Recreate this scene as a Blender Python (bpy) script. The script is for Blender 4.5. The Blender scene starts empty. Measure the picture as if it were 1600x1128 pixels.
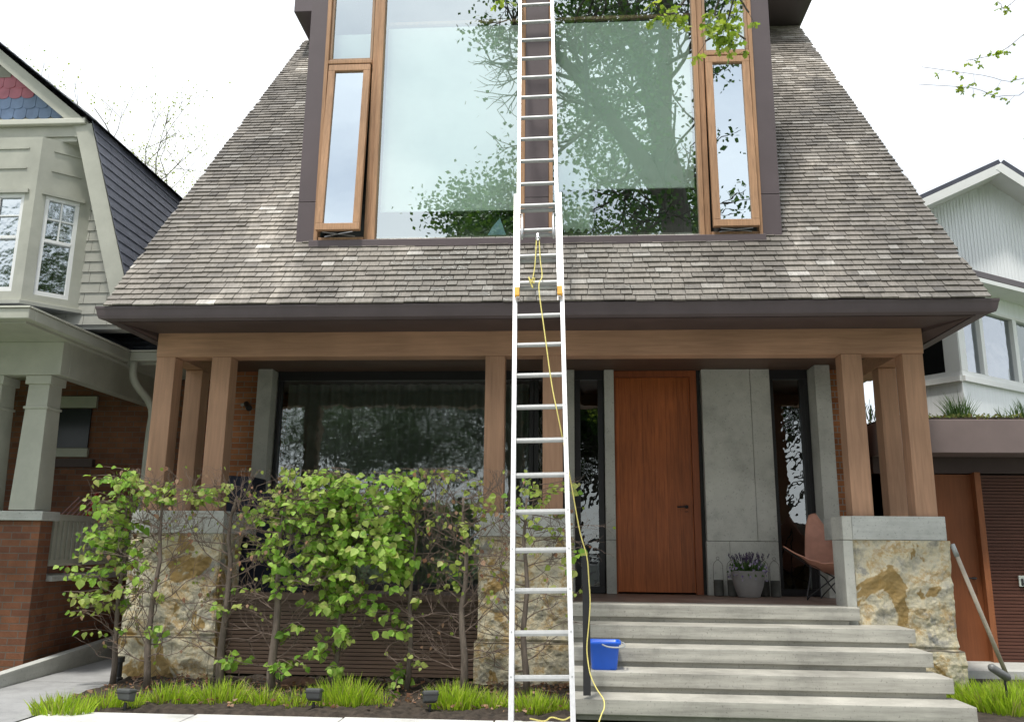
import bpy, bmesh, math, random
from mathutils import Vector, Matrix, noise
random.seed(7)
R = math.radians
S = bpy.context.scene
COL = S.collection

# ------------------------------------------------------------------ camera
H = 1.378
pitch, yaw, roll = R(12.3), R(4.0), R(0.6)
FPX, PW, PH = 1320.0, 1600.0, 1128.0
fw = Vector((-math.sin(yaw)*math.cos(pitch), math.cos(yaw)*math.cos(pitch), math.sin(pitch)))
rt = Vector((math.cos(yaw), math.sin(yaw), 0)); up = rt.cross(fw)
rt, up = (math.cos(roll)*rt + math.sin(roll)*up), (-math.sin(roll)*rt + math.cos(roll)*up)
cd = bpy.data.cameras.new('camera'); cam = bpy.data.objects.new('camera', cd); COL.objects.link(cam)
cd.sensor_width = 36; cd.lens = FPX/PW*36; cd.clip_end = 2000; cd.clip_start = .05
cam.matrix_world = Matrix(((rt.x, up.x, -fw.x, 0), (rt.y, up.y, -fw.y, 0), (rt.z, up.z, -fw.z, H), (0, 0, 0, 1)))
S.camera = cam
CAM = Vector((0, 0, H))
def at(px, py, Y):
    r = fw + rt*((px-PW/2)/FPX) - up*((py-PH/2)/FPX)
    return CAM + r*(Y/r.y)
def atx(px, py, X):
    r = fw + rt*((px-PW/2)/FPX) - up*((py-PH/2)/FPX)
    return CAM + r*(X/r.x)

# ------------------------------------------------------------------ light
SUN_EL, SUN_AZ = R(71), R(-158)          # azimuth from +Y (behind house) clockwise
w = bpy.data.worlds.new('World'); S.world = w; w.use_nodes = True
nt = w.node_tree; nt.nodes.clear()
def wn(t, **k):
    n = nt.nodes.new(t)
    for a, b in k.items(): setattr(n, a, b)
    return n
sky = wn('ShaderNodeTexSky', sky_type='NISHITA', sun_disc=False, sun_elevation=SUN_EL, sun_rotation=SUN_AZ % (2*math.pi))
tc = wn('ShaderNodeTexCoord'); mp = wn('ShaderNodeMapping'); mp.inputs['Scale'].default_value = (1, 1, 2.2)
mp.inputs['Location'].default_value = (.35, .2, .1)
ns = wn('ShaderNodeTexNoise'); ns.inputs['Scale'].default_value = 2.1; ns.inputs['Detail'].default_value = 7; ns.inputs['Roughness'].default_value = .5
rp = wn('ShaderNodeValToRGB'); rp.color_ramp.elements[0].position = .34; rp.color_ramp.elements[1].position = .60
rp.color_ramp.elements[0].color = (.50, .50, .50, 1); rp.color_ramp.elements[1].color = (1, 1, 1, 1)
mx = wn('ShaderNodeMixRGB'); mx.inputs[2].default_value = (12.2, 12.6, 13.0, 1)
bg = wn('ShaderNodeBackground'); bg.inputs[1].default_value = .10; ou = wn('ShaderNodeOutputWorld')
L = nt.links.new
L(tc.outputs['Generated'], mp.inputs[0]); L(mp.outputs[0], ns.inputs['Vector']); L(ns.outputs['Fac'], rp.inputs[0])
L(rp.outputs[0], mx.inputs[0]); L(sky.outputs[0], mx.inputs[1]); L(mx.outputs[0], bg.inputs[0]); L(bg.outputs[0], ou.inputs[0])
sd = bpy.data.lights.new('sun', 'SUN'); sd.energy = 2.9; sd.angle = R(5); sd.color = (1, .95, .87)
so = bpy.data.objects.new('sun', sd); COL.objects.link(so)
sdir = Vector((math.sin(SUN_AZ)*math.cos(SUN_EL), math.cos(SUN_AZ)*math.cos(SUN_EL), math.sin(SUN_EL)))
so.rotation_euler = sdir.to_track_quat('Z', 'Y').to_euler(); so.location = sdir*40
S.view_settings.view_transform = 'Standard'; S.view_settings.look = 'None'
S.view_settings.gamma = 1; S.view_settings.use_curve_mapping = False
S.view_settings.exposure = .42
try:
    S.cycles.max_bounces = 8; S.cycles.transparent_max_bounces = 24
except Exception: pass

# ------------------------------------------------------------------ materials
class NT:
    def __init__(s, name):
        s.m = bpy.data.materials.new(name); s.m.use_nodes = True; s.t = s.m.node_tree; s.t.nodes.clear()
        s.o = s.n('ShaderNodeOutputMaterial')
    def n(s, t, **k):
        n = s.t.nodes.new(t)
        for a, b in k.items(): setattr(n, a, b)
        return n
    def l(s, a, b): s.t.links.new(a, b)
    def coord(s, kind='Object'):
        return s.n('ShaderNodeTexCoord').outputs[kind]
    def noise(s, scale, detail=4, rough=.55, vec=None, stretch=None, dist=0):
        v = vec or s.coord()
        if stretch:
            m = s.n('ShaderNodeMapping'); m.inputs['Scale'].default_value = stretch; s.l(v, m.inputs[0]); v = m.outputs[0]
        t = s.n('ShaderNodeTexNoise'); t.inputs['Scale'].default_value = scale; t.inputs['Detail'].default_value = detail
        t.inputs['Roughness'].default_value = rough; t.inputs['Distortion'].default_value = dist
        s.l(v, t.inputs['Vector']); return t.outputs['Fac']
    def ramp(s, f, stops):
        r = s.n('ShaderNodeValToRGB'); e = r.color_ramp.elements
        while len(e) < len(stops): e.new(.5)
        for i, (p, c) in enumerate(stops):
            e[i].position = p; e[i].color = (c[0], c[1], c[2], 1) if not isinstance(c, (int, float)) else (c, c, c, 1)
        s.l(f, r.inputs[0]); return r.outputs[0]
    def mix(s, f, a, b, mode='MIX'):
        m = s.n('ShaderNodeMixRGB', blend_type=mode)
        for i, v in ((0, f), (1, a), (2, b)):
            if hasattr(v, 'links'): s.l(v, m.inputs[i])
            elif isinstance(v, (int, float)): m.inputs[i].default_value = v if i == 0 else (v, v, v, 1)
            else: m.inputs[i].default_value = (*v, 1)
        return m.outputs[0]
    def math(s, op, a, b=None):
        m = s.n('ShaderNodeMath', operation=op)
        for i, v in ((0, a), (1, b)):
            if v is None: continue
            if hasattr(v, 'links'): s.l(v, m.inputs[i])
            else: m.inputs[i].default_value = v
        return m.outputs[0]
    def bsdf(s, col, rough=.6, metal=0, bump=None, bs=.3, bd=.01, spec=.4, **k):
        b = s.n('ShaderNodeBsdfPrincipled')
        if hasattr(col, 'links'): s.l(col, b.inputs['Base Color'])
        else: b.inputs['Base Color'].default_value = (*col, 1)
        if hasattr(rough, 'links'): s.l(rough, b.inputs['Roughness'])
        else: b.inputs['Roughness'].default_value = rough
        b.inputs['Metallic'].default_value = metal; b.inputs['Specular IOR Level'].default_value = spec
        if bump is not None:
            bp = s.n('ShaderNodeBump'); bp.inputs['Strength'].default_value = bs; bp.inputs['Distance'].default_value = bd
            s.l(bump, bp.inputs['Height']); s.l(bp.outputs[0], b.inputs['Normal'])
        s.l(b.outputs[0], s.o.inputs[0]); s.b = b; return s.m

def plain(name, c, rough=.6, metal=0, var=.18, scale=6, bs=.15, spec=.4, stretch=None, dirt=0):
    n = NT(name); f = n.noise(scale, 6, .6, stretch=stretch)
    a = tuple(x*(1-var) for x in c); b = tuple(min(1, x*(1+var)) for x in c)
    col = n.ramp(f, [(.3, a), (.7, b)])
    if dirt:
        d = n.ramp(n.noise(1.7, 8, .7), [(.42, 0), (.75, 1)])
        col = n.mix(n.math('MULTIPLY', d, dirt), col, tuple(x*.35 for x in c))
    return n.bsdf(col, rough, metal, bump=n.noise(scale*12, 3, .6), bs=bs, bd=.003, spec=spec)

def wood(name, c, axis='z', scale=1.0, rough=.55, boards=None, var=.25):
    n = NT(name); st = {'z': (14, 14, .9), 'x': (.9, 14, 14)}[axis]
    f = n.noise(2.2*scale, 8, .62, stretch=st, dist=.6)
    col = n.ramp(f, [(.25, tuple(x*(1-var) for x in c)), (.5, c), (.75, tuple(min(1, x*(1+var)) for x in c))])
    big = n.ramp(n.noise(.9, 3, .5), [(.35, .82), (.65, 1.14)])
    col = n.mix(1, col, big, 'MULTIPLY')
    if boards:
        sp = n.n('ShaderNodeSeparateXYZ'); n.l(n.coord(), sp.inputs[0])
        q = n.math('DIVIDE', sp.outputs[0], boards); fl = n.math('FLOOR', q)
        wv = n.n('ShaderNodeTexWhiteNoise', noise_dimensions='1D'); n.l(fl, wv.inputs['W'])
        tone = n.ramp(wv.outputs[0], [(0, .72), (1, 1.2)])
        fr = n.math('FRACT', q); seam = n.ramp(fr, [(0, .25), (.03, 1)])
        col = n.mix(1, n.mix(1, col, tone, 'MULTIPLY'), seam, 'MULTIPLY')
    return n.bsdf(col, rough, 0, bump=f, bs=.2, bd=.003, spec=.3)

def brick(name, c1, c2, mortar=(.30, .26, .22)):
    n = NT(name); sp = n.n('ShaderNodeSeparateXYZ'); n.l(n.coord(), sp.inputs[0])
    cb = n.n('ShaderNodeCombineXYZ'); n.l(n.math('ADD', sp.outputs[0], sp.outputs[1]), cb.inputs[0]); n.l(sp.outputs[2], cb.inputs[1])
    br = n.n('ShaderNodeTexBrick'); n.l(cb.outputs[0], br.inputs['Vector'])
    br.inputs['Color1'].default_value = (*c1, 1); br.inputs['Color2'].default_value = (*c2, 1); br.inputs['Mortar'].default_value = (*mortar, 1)
    br.inputs['Scale'].default_value = 1; br.inputs['Brick Width'].default_value = .215; br.inputs['Row Height'].default_value = .073
    br.inputs['Mortar Size'].default_value = .006; br.inputs['Bias'].default_value = -.1
    col = n.mix(1, br.outputs['Color'], n.ramp(n.noise(3, 8, .7), [(.3, .7), (.7, 1.2)]), 'MULTIPLY')
    h = n.math('SUBTRACT', n.noise(40, 3), n.math('MULTIPLY', br.outputs['Fac'], 2.5))
    return n.bsdf(col, .85, 0, bump=h, bs=.5, bd=.006, spec=.2)

def shingle_mat(name, lo, mid, hi, patch=0.0):
    n = NT(name); g = n.n('ShaderNodeNewGeometry')
    rnd = g.outputs['Random Per Island']
    col = n.ramp(rnd, [(0, lo), (.45, mid), (.9, mid), (1, hi)])
    grain = n.ramp(n.noise(9, 6, .7, stretch=(7, 1, 1)), [(.3, .66), (.7, 1.32)])
    col = n.mix(1, col, grain, 'MULTIPLY')
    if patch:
        big = n.ramp(n.noise(.55, 5, .6, stretch=(1, .45, .45), dist=.8), [(.41, .66), (.49, .95), (.55, 1.12), (.62, 2.0)])  # weathering mottle; dappled sun and tree shade also painted into the albedo
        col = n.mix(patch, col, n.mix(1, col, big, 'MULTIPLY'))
        sp = n.n('ShaderNodeSeparateXYZ'); n.l(n.coord(), sp.inputs[0])
        moss = n.ramp(n.noise(3.2, 5, .7), [(.45, 0), (.62, 1)])
        low = n.ramp(sp.outputs[2], [(0, 1), (.16, 0)])
        col = n.mix(n.math('MULTIPLY', n.math('MULTIPLY', moss, low), .35), col, (.13, .14, .05))
    return n.bsdf(col, n.ramp(rnd, [(0, .48), (1, .66)]), 0, bump=n.noise(60, 4, .7, stretch=(4, 1, 1)), bs=.5, bd=.004, spec=.5)

def glass(name, refl, rough=.0, tint=(.80, .9, .86), gt=(.92, 1, .98), wav=.0, wsc=3):
    n = NT(name)
    gl = n.n('ShaderNodeBsdfGlossy'); gl.inputs['Roughness'].default_value = rough; gl.inputs['Color'].default_value = (*gt, 1)
    tr = n.n('ShaderNodeBsdfTransparent'); tr.inputs['Color'].default_value = (*tint, 1)
    fr = n.n('ShaderNodeLayerWeight'); fr.inputs['Blend'].default_value = .35
    fac = n.ramp(fr.outputs['Facing'], [(0, refl), (1, 1)])
    if wav:
        bp = n.n('ShaderNodeBump'); bp.inputs['Strength'].default_value = wav; bp.inputs['Distance'].default_value = .02
        n.l(n.noise(wsc, 2, .5), bp.inputs['Height']); n.l(bp.outputs[0], gl.inputs['Normal'])
    ms = n.n('ShaderNodeMixShader'); n.l(fac, ms.inputs[0]); n.l(tr.outputs[0], ms.inputs[1]); n.l(gl.outputs[0], ms.inputs[2])
    n.l(ms.outputs[0], n.o.inputs[0]); return n.m

def leafmat(name, cols, trans=.35, rough=.5):
    n = NT(name); g = n.n('ShaderNodeNewGeometry')
    k = len(cols)
    col = n.ramp(g.outputs['Random Per Island'], [(i/(k-1), c) for i, c in enumerate(cols)])
    n.bsdf(col, rough, 0, spec=.3)
    tb = n.n('ShaderNodeBsdfTranslucent'); n.l(n.mix(1, col, (1.25, 1.25, .6), 'MULTIPLY'), tb.inputs[0])
    ms = n.n('ShaderNodeMixShader'); ms.inputs[0].default_value = trans
    n.l(n.b.outputs[0], ms.inputs[1]); n.l(tb.outputs[0], ms.inputs[2]); n.l(ms.outputs[0], n.o.inputs[0]); return n.m

def concrete(name, c, streak=.35, form=True):
    n = NT(name)
    f = n.noise(2.5, 9, .68); col = n.ramp(f, [(.28, tuple(x*.72 for x in c)), (.5, c), (.75, tuple(min(1, x*1.15) for x in c))])
    st = n.ramp(n.noise(1.5, 7, .7, stretch=(.6, .6, 9) if form else (1, 1, 1)), [(.35, 1-streak), (.6, 1.05)])
    col = n.mix(1, col, st, 'MULTIPLY')
    pits = n.ramp(n.noise(55, 2, .5), [(.30, .55), (.36, 1)])
    col = n.mix(.7, col, n.mix(1, col, pits, 'MULTIPLY'))
    return n.bsdf(col, .78, 0, bump=n.noise(30, 6, .7), bs=.25, bd=.004, spec=.3)

def rough_stone(name):
    n = NT(name); v = n.coord()
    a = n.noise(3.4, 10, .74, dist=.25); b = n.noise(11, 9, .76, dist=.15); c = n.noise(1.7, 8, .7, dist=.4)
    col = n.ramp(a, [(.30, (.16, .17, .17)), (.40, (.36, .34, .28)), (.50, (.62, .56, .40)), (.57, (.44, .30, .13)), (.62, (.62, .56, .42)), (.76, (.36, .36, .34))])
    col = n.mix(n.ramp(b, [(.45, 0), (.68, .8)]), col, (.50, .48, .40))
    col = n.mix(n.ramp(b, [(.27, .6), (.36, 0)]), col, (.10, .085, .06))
    col = n.mix(n.ramp(c, [(.58, 0), (.63, .75)]), col, (.21, .22, .23))
    sm = n.ramp(n.noise(2.0, 4, .55, dist=.9, stretch=(1.2, 1.2, .9)), [(.585, 0), (.605, .9)])
    col = n.mix(sm, col, (.30, .20, .07))
    sp = n.n('ShaderNodeSeparateXYZ'); n.l(v, sp.inputs[0])
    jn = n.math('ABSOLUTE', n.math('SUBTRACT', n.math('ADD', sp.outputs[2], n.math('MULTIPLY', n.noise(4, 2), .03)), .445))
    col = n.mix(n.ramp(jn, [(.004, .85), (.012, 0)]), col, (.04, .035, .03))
    return n.bsdf(col, .85, 0, bump=b, bs=.9, bd=.03, spec=.2)

M = {}
M['timber'] = wood('tan_timber', (.385, .225, .142), 'z', var=.2)
M['timber_x'] = wood('tan_timber_beam', (.385, .225, .142), 'x', var=.22)
M['dark_metal'] = plain('plum_brown_metal', (.085, .066, .07), .42, 0, .12, 3, .05, .5)
M['soffit'] = plain('dark_brown_soffit', (.075, .052, .05), .6, 0, .15, 3, .1, .3)
M['ceiling'] = wood('brown_ceiling', (.115, .07, .05), 'x')
M['dormer'] = plain('dormer_panel', (.105, .082, .088), .5, 0, .08, 2.5, .05, .45)
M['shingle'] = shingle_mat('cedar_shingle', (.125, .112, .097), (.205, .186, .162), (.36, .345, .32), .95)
M['under'] = plain('roof_deck', (.03, .027, .025), .9)
M['winwood'] = wood('window_wood', (.42, .245, .14), 'z', 2, .5, None, .3)
M['winwood_grey'] = wood('weathered_window_wood', (.36, .24, .16), 'z', 2, .6, None, .35)
M['glass_up'] = glass('upper_glass', .41, 0, (.90, 1, .95), (.90, .985, 1), .05, 1.2)
M['glass_sash'] = glass('sash_glass', .56, 0, (.6, .75, .75), (.84, .94, 1), .05, 3)
M['glass_low'] = glass('porch_glass', .16, 0, (.6, .65, .62), (.95, 1, 1), .16, 5)
M['glass_nb'] = glass('old_glass', .42, 0, (.5, .55, .55), (.9, .97, 1), .5, 7)
M['glass_dim'] = plain('dull_dark_glass', (.03, .035, .04), .15, 0, .1, 3, .02, .4)
M['brick'] = brick('orange_brick', (.42, .17, .075), (.30, .11, .05))
M['brick_nb'] = brick('red_brown_brick', (.23, .10, .055), (.15, .065, .042), (.15, .12, .10))
M['panel'] = concrete('grey_stone_panel', (.47, .47, .43), .08, False)
M['cap'] = concrete('pale_limestone', (.47, .48, .455), .12)
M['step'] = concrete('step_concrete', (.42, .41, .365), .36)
M['paving'] = concrete('pale_paving', (.33, .335, .34), .12, False)
M['walk'] = concrete('front_walk', (.62, .62, .60), .1, False)
M['stone'] = rough_stone('rough_quarry_stone')
M['slat'] = wood('dark_slats', (.125, .085, .065), 'x')
M['door'] = wood('cedar_door', (.37, .105, .030), 'z', 1.4, .38, .145, .34)
M['door_frame'] = wood('cedar_frame', (.26, .075, .026), 'z', 1.4, .45)
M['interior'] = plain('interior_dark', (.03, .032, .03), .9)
M['interior_lt'] = plain('interior_wall', (.10, .12, .11), .9)
M['blind'] = plain('roller_blind', (.80, .86, .80), .9, 0, .03, 5, .02)
M['curtain'] = plain('curtain_cloth', (.86, .93, .86), .9, 0, .1, 6, .1)
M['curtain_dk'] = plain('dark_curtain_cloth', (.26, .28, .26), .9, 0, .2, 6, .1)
M['alu'] = plain('aluminium', (.80, .80, .81), .34, .5, .09, 12, .1, .6, stretch=(6,6,1), dirt=.22)
M['alu_dull'] = plain('aluminium_rung', (.42, .43, .43), .5, .3, .08, 30, .1, .6)
M['steel'] = plain('steel_hook', (.5, .5, .5), .3, .9, .1, 30)
M['yellow'] = plain('yellow_plastic', (.75, .36, .02), .5)
M['rope'] = plain('yellow_rope', (.78, .68, .22), .8, 0, .2, 90, .4)
M['red'] = plain('red_plastic', (.45, .03, .04), .4)
M['blue'] = plain('blue_plastic', (.012, .11, .62), .33, 0, .06, 8, .03, .5)
M['grey_plastic'] = plain('grey_plastic', (.36, .38, .38), .45)
M['black'] = plain('black_steel', (.022, .022, .024), .38, .2, .1, 8, .05, .5)
M['leather'] = plain('tan_leather', (.50, .25, .18), .55, 0, .22, 4, .2)
M['leather_dk'] = plain('brown_leather', (.12, .05, .04), .6, 0, .2, 5, .2)
M['pot'] = plain('grey_pot', (.25, .24, .235), .75, 0, .15, 5, .15)
M['candle'] = plain('charcoal_clay', (.07, .07, .062), .7, 0, .3, 9)
M['wire'] = plain('thin_wire', (.12, .11, .10), .5, .6)
M['leaf'] = leafmat('fresh_leaf', [(.12, .24, .03), (.19, .36, .05), (.27, .46, .065), (.37, .55, .11), (.46, .60, .18)], .48)
M['leaf_yel'] = leafmat('yellow_green_leaf', [(.16, .21, .04), (.25, .34, .06), (.33, .40, .10), (.40, .43, .15)], .42)
M['leaf_dead'] = leafmat('dry_leaf', [(.20, .10, .06), (.33, .17, .10), (.42, .27, .18), (.15, .09, .06)], .15)
M['leaf_tree'] = leafmat('tree_leaf', [(.03, .07, .02), (.05, .11, .03), (.08, .15, .04), (.11, .19, .05)], .3)
M['leaf_young'] = leafmat('young_maple_leaf', [(.12, .20, .03), (.22, .33, .05), (.30, .40, .07), (.36, .42, .10)], .5)
M['grass'] = leafmat('lime_grass', [(.42, .36, .18), (.22, .36, .025), (.33, .50, .035), (.44, .60, .05), (.52, .64, .09)], .4)
M['grass_dk'] = leafmat('dark_grass', [(.05, .10, .03), (.08, .15, .05), (.10, .18, .06)], .3)
M['sedum'] = leafmat('sedum', [(.10, .14, .04), (.17, .22, .05), (.24, .26, .07), (.12, .08, .04)], .2)
M['bark'] = plain('grey_bark', (.13, .105, .085), .9, 0, .35, 14, .6, stretch=(3, 3, .6))
M['glare_pale_bark'] = plain('glare_pale_bark', (.30, .28, .25), .9, 0, .2, 8)  # sky glare around the distant twigs put into the bark colour
M['twig'] = plain('twig_bark', (.135, .10, .08), .85, 0, .3, 20)
M['bark_big'] = plain('maple_bark', (.09, .08, .068), .95, 0, .35, 5, .9, stretch=(3, 3, .5))
M['soil'] = plain('mulch_soil', (.045, .035, .027), .95, 0, .6, 18, 1)
M['flower'] = leafmat('violet_flower', [(.20, .15, .35), (.35, .30, .50), (.5, .45, .6)], .2)
M['lav'] = leafmat('lavender_spike', [(.05, .04, .08), (.10, .07, .14)], .1)
M['nb_siding'] = plain('sage_shingle_paint', (.34, .34, .30), .7, 0, .12, 4, .15)
M['nb_trim'] = plain('sage_trim_paint', (.43, .435, .375), .55, 0, .10, 3, .1, dirt=.25)
M['nb_trim_lt'] = plain('cream_trim_paint', (.58, .58, .51), .5, 0, .05, 4, .05)
M['white'] = plain('white_paint', (.80, .81, .80), .45, 0, .03, 4, .04)
M['slate'] = shingle_mat('blue_grey_asphalt_shingle', (.10, .11, .145), (.13, .142, .18), (.165, .18, .22))
M['scal_blue'] = plain('blue_scallop_paint', (.19, .27, .43), .6, 0, .2, 5, .15)
M['scal_red'] = plain('rose_scallop_paint', (.46, .16, .21), .6, 0, .2, 5, .15)
M['white_siding'] = plain('white_board_paint', (.86, .89, .91), .55, 0, .05, 3, .1, stretch=(8, 8, .3))
M['white_wall'] = M['white_siding']
M['fascia_r'] = plain('plum_concrete_fascia', (.20, .155, .15), .7, 0, .12, 2, .15)
M['sign'] = plain('sign_grey_white', (.55, .6, .55), .5)
M['ink'] = plain('sign_ink', (.03, .03, .03), .5)
M['foil'] = plain('blue_paper', (.45, .68, .85), .6, 0, .2, 9)
M['paper'] = plain('paper', (.8, .82, .76), .8, 0, .15, 12)
M['asphalt'] = plain('asphalt', (.05, .05, .052), .9, 0, .3, 30, .4)
M['lawn'] = plain('lawn', (.07, .11, .03), .95, 0, .4, 12, 1)
M['lens'] = plain('dark_lens', (.01, .01, .01), .1)

# ------------------------------------------------------------------ building helpers
ORG = {}
def tag(o, label=None, cat=None, group=None, kind=None):
    if label: o['label'] = label
    if cat: o['category'] = cat
    if group: o['group'] = group
    if kind: o['kind'] = kind
    return o
def thing(name, loc, label, cat, group=None):
    o = bpy.data.objects.new(name, None); COL.objects.link(o); o.location = loc; o.empty_display_size = .1
    ORG[o.name] = Vector(loc); return tag(o, label, cat, group)
class MB:
    def __init__(s): s.v = []; s.f = []
    def add(s, vs, fs):
        b = len(s.v); s.v += [tuple(x) for x in vs]; s.f += [tuple(i+b for i in f) for f in fs]; return s
    def box(s, x0, x1, y0, y1, z0, z1):
        return s.hexa([(x0,y0,z0),(x1,y0,z0),(x1,y1,z0),(x0,y1,z0)], [(x0,y0,z1),(x1,y0,z1),(x1,y1,z1),(x0,y1,z1)])
    def hexa(s, lo, hi):
        n = len(lo)
        return s.add(list(lo)+list(hi), [tuple(reversed(range(n))), tuple(range(n, 2*n))] + [(i, (i+1)%n, n+(i+1)%n, n+i) for i in range(n)])
    def bar(s, p, q, w, h, upv=(0, 0, 1)):
        p, q = Vector(p), Vector(q); d = (q-p).normalized(); u = Vector(upv); a = d.cross(u)
        if a.length < 1e-4: a = d.cross(Vector((0, 1, 0)))
        a.normalize(); b = a.cross(d)
        c = [(-1,-1),(1,-1),(1,1),(-1,1)]
        return s.hexa([p+a*(w/2*i)+b*(h/2*j) for i, j in c], [q+a*(w/2*i)+b*(h/2*j) for i, j in c])
    def tube(s, pts, r, n=6, cap=True):
        pts = [Vector(p) for p in pts]; rs = r if isinstance(r, (list, tuple)) else [r]*len(pts)
        base = len(s.v); ref = Vector((0.12, 0.99, .05)); prev = None
        for i, p in enumerate(pts):
            d = (pts[min(i+1, len(pts)-1)] - pts[max(i-1, 0)])
            if d.length < 1e-7: d = Vector((0, 0, 1))
            d.normalize()
            a = prev - d*prev.dot(d) if prev is not None else d.cross(ref)
            if a.length < 1e-3: a = d.cross(Vector((1, 0, 0)))
            a.normalize(); prev = a; b = d.cross(a)
            for k in range(n):
                t = 2*math.pi*k/n; s.v.append(tuple(p + (a*math.cos(t)+b*math.sin(t))*rs[i]))
        for i in range(len(pts)-1):
            for k in range(n):
                s.f.append((base+i*n+k, base+i*n+(k+1)%n, base+(i+1)*n+(k+1)%n, base+(i+1)*n+k))
        if cap:
            s.f.append(tuple(base+k for k in reversed(range(n)))); e = base+(len(pts)-1)*n; s.f.append(tuple(e+k for k in range(n)))
        return s
    def lathe(s, c, prof, n=28, sx=1, sy=1):
        base = len(s.v); m = len(prof)
        for r, z in prof:
            for k in range(n):
                t = 2*math.pi*k/n; s.v.append((c[0]+r*math.cos(t)*sx, c[1]+r*math.sin(t)*sy, c[2]+z))
        for i in range(m-1):
            for k in range(n): s.f.append((base+i*n+k, base+i*n+(k+1)%n, base+(i+1)*n+(k+1)%n, base+(i+1)*n+k))
        s.f.append(tuple(base+k for k in reversed(range(n)))); s.f.append(tuple(base+(m-1)*n+k for k in range(n))); return s
    def poly(s, pts): return s.add(pts, [tuple(range(len(pts)))])
    def slab(s, pts, d):        # polygon extruded by vector d
        d = Vector(d); n = len(pts); p = [Vector(q) for q in pts]
        return s.add(p+[q+d for q in p], [tuple(range(n)), tuple(reversed(range(n, 2*n)))] + [(i, n+i, n+(i+1)%n, (i+1)%n) for i in range(n)])
    def build(s, name, mat, parent=None, smooth=False, bevel=0, loc=None):
        me = bpy.data.meshes.new(name)
        o0 = ORG[parent.name] if parent else Vector(loc or (0, 0, 0))
        me.from_pydata([tuple(Vector(v)-o0) for v in s.v], [], s.f); me.update()
        bm = bmesh.new(); bm.from_mesh(me); bmesh.ops.recalc_face_normals(bm, faces=bm.faces) if len(s.f) < 60000 and not getattr(s, 'noflip', False) else None
        bm.to_mesh(me); bm.free()
        if smooth:
            for p in me.polygons: p.use_smooth = True
        me.materials.append(mat); o = bpy.data.objects.new(name, me); COL.objects.link(o)
        if parent: o.parent = parent
        else: o.location = o0
        ORG[o.name] = o0
        if bevel:
            b = o.modifiers.new('bevel', 'BEVEL'); b.width = bevel; b.segments = 2; b.limit_method = 'ANGLE'; b.angle_limit = R(40)
        return o
def dup(root, loc, label=None, group=None, rz=None, sc=None):
    r = root.copy(); COL.objects.link(r); r.location = loc; ORG[r.name] = Vector(loc)
    if rz is not None: r.rotation_euler = (0, 0, rz)
    if sc is not None: r.scale = (sc, sc, sc)
    if label: r['label'] = label
    if group: r['group'] = group
    for ch in list(root.children):
        c = ch.copy(); COL.objects.link(c); c.parent = r
        for g in list(ch.children):
            d = g.copy(); COL.objects.link(d); d.parent = c
    return r
def rnd(a, b): return random.uniform(a, b)
def smoothpath(pts, n=6):
    pts = [Vector(p) for p in pts]; out = []
    P = [pts[0]*2-pts[1]] + pts + [pts[-1]*2-pts[-2]]
    for i in range(1, len(P)-2):
        for k in range(n):
            t = k/n; a, b, c, d = P[i-1], P[i], P[i+1], P[i+2]
            out.append(.5*((2*b)+(c-a)*t+(2*a-5*b+4*c-d)*t*t+(3*b-a-3*c+d)*t**3))
    out.append(pts[-1]); return out

FL, RISE, RUN, NOSE = .825, .165, .336, 8.684      # porch floor, steps
PF, CF, WY = 8.78, 8.84, 10.6                      # pier front, column front, wall plane

# ------------------------------------------------------------------ ground
def struct(mb, name, mat, **k): return tag(mb.build(name, mat, **k), kind='structure')
struct(MB().poly([(-400,-400,-.06),(400,-400,-.06),(400,400,-.06),(-400,400,-.06)]), 'ground', M['lawn'])
struct(MB().poly([(-60,-9,-.03),(60,-9,-.03),(60,-3.2,-.03),(-60,-3.2,-.03)]), 'road', M['asphalt'])
struct(MB().box(-60,60,-3.2,-3.05,-.06,.10), 'road_kerb', M['cap'])
struct(MB().box(-60,60,-.6,1.2,-.06,.012), 'pavement', M['paving'])
w1 = MB()
for i in range(7):
    x0 = -4.2+i*1.2
    w1.box(x0, x0+1.19, 1.2, 7.03+.025*i, -.055, .03)
struct(w1, 'front_walk', M['walk'], bevel=.006)
g = MB(); ym = [(1.2, 4.4), (4.41, 6.4), (6.41, 8.6), (8.61, 11.2), (11.21, 15)]
for i, (a, b) in enumerate(ym):
    g.poly([(-5.65, a, .0), (-4.22-.1*(a > 6), a, .0), (-4.22-.1*(b > 6), b, .0), (-5.65, b, .0)])
struct(g, 'driveway', M['paving'])
bed = MB(); nx, ny = 90, 24; base = 0
for j in range(ny):
    for i in range(nx):
        x = -4.45+4.45*i/(nx-1); y = 7.04+1.9*j/(ny-1)
        if y < 8.2: x = max(x, -4.28-.2*(y-7.2))
        bed.v.append((x, y, .045+.03*noise.noise(Vector((x*5, y*5, 0)))+.035*noise.noise(Vector((x*19, y*19, 3)))-(.06 if j == 0 or i == 0 else 0)))
for j in range(ny-1):
    for i in range(nx-1): a = j*nx+i; bed.f.append((a, a+1, a+nx+1, a+nx))
struct(bed, 'garden_bed', M['soil'], smooth=False)
struct(MB().poly([(3.2,6.0,.02),(9,6.0,.02),(9,10.0,.02),(3.2,10.0,.02)]), 'side_lawn', M['soil'])
struct(MB().box(3.9, 9, 10.0, 11.4, -.05, .10), 'garage_apron', M['cap'])

# ------------------------------------------------------------------ main house
hs = thing('house', (-.4, PF, 0), 'steep cedar shingled house with large glazed dormer, tan timber porch columns and stone piers', 'house')
def hb(mb, name, mat, parent=None, **k): return mb.build(name, mat, parent or hs, **k)
XL, XR = -4.72, 3.97
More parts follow.
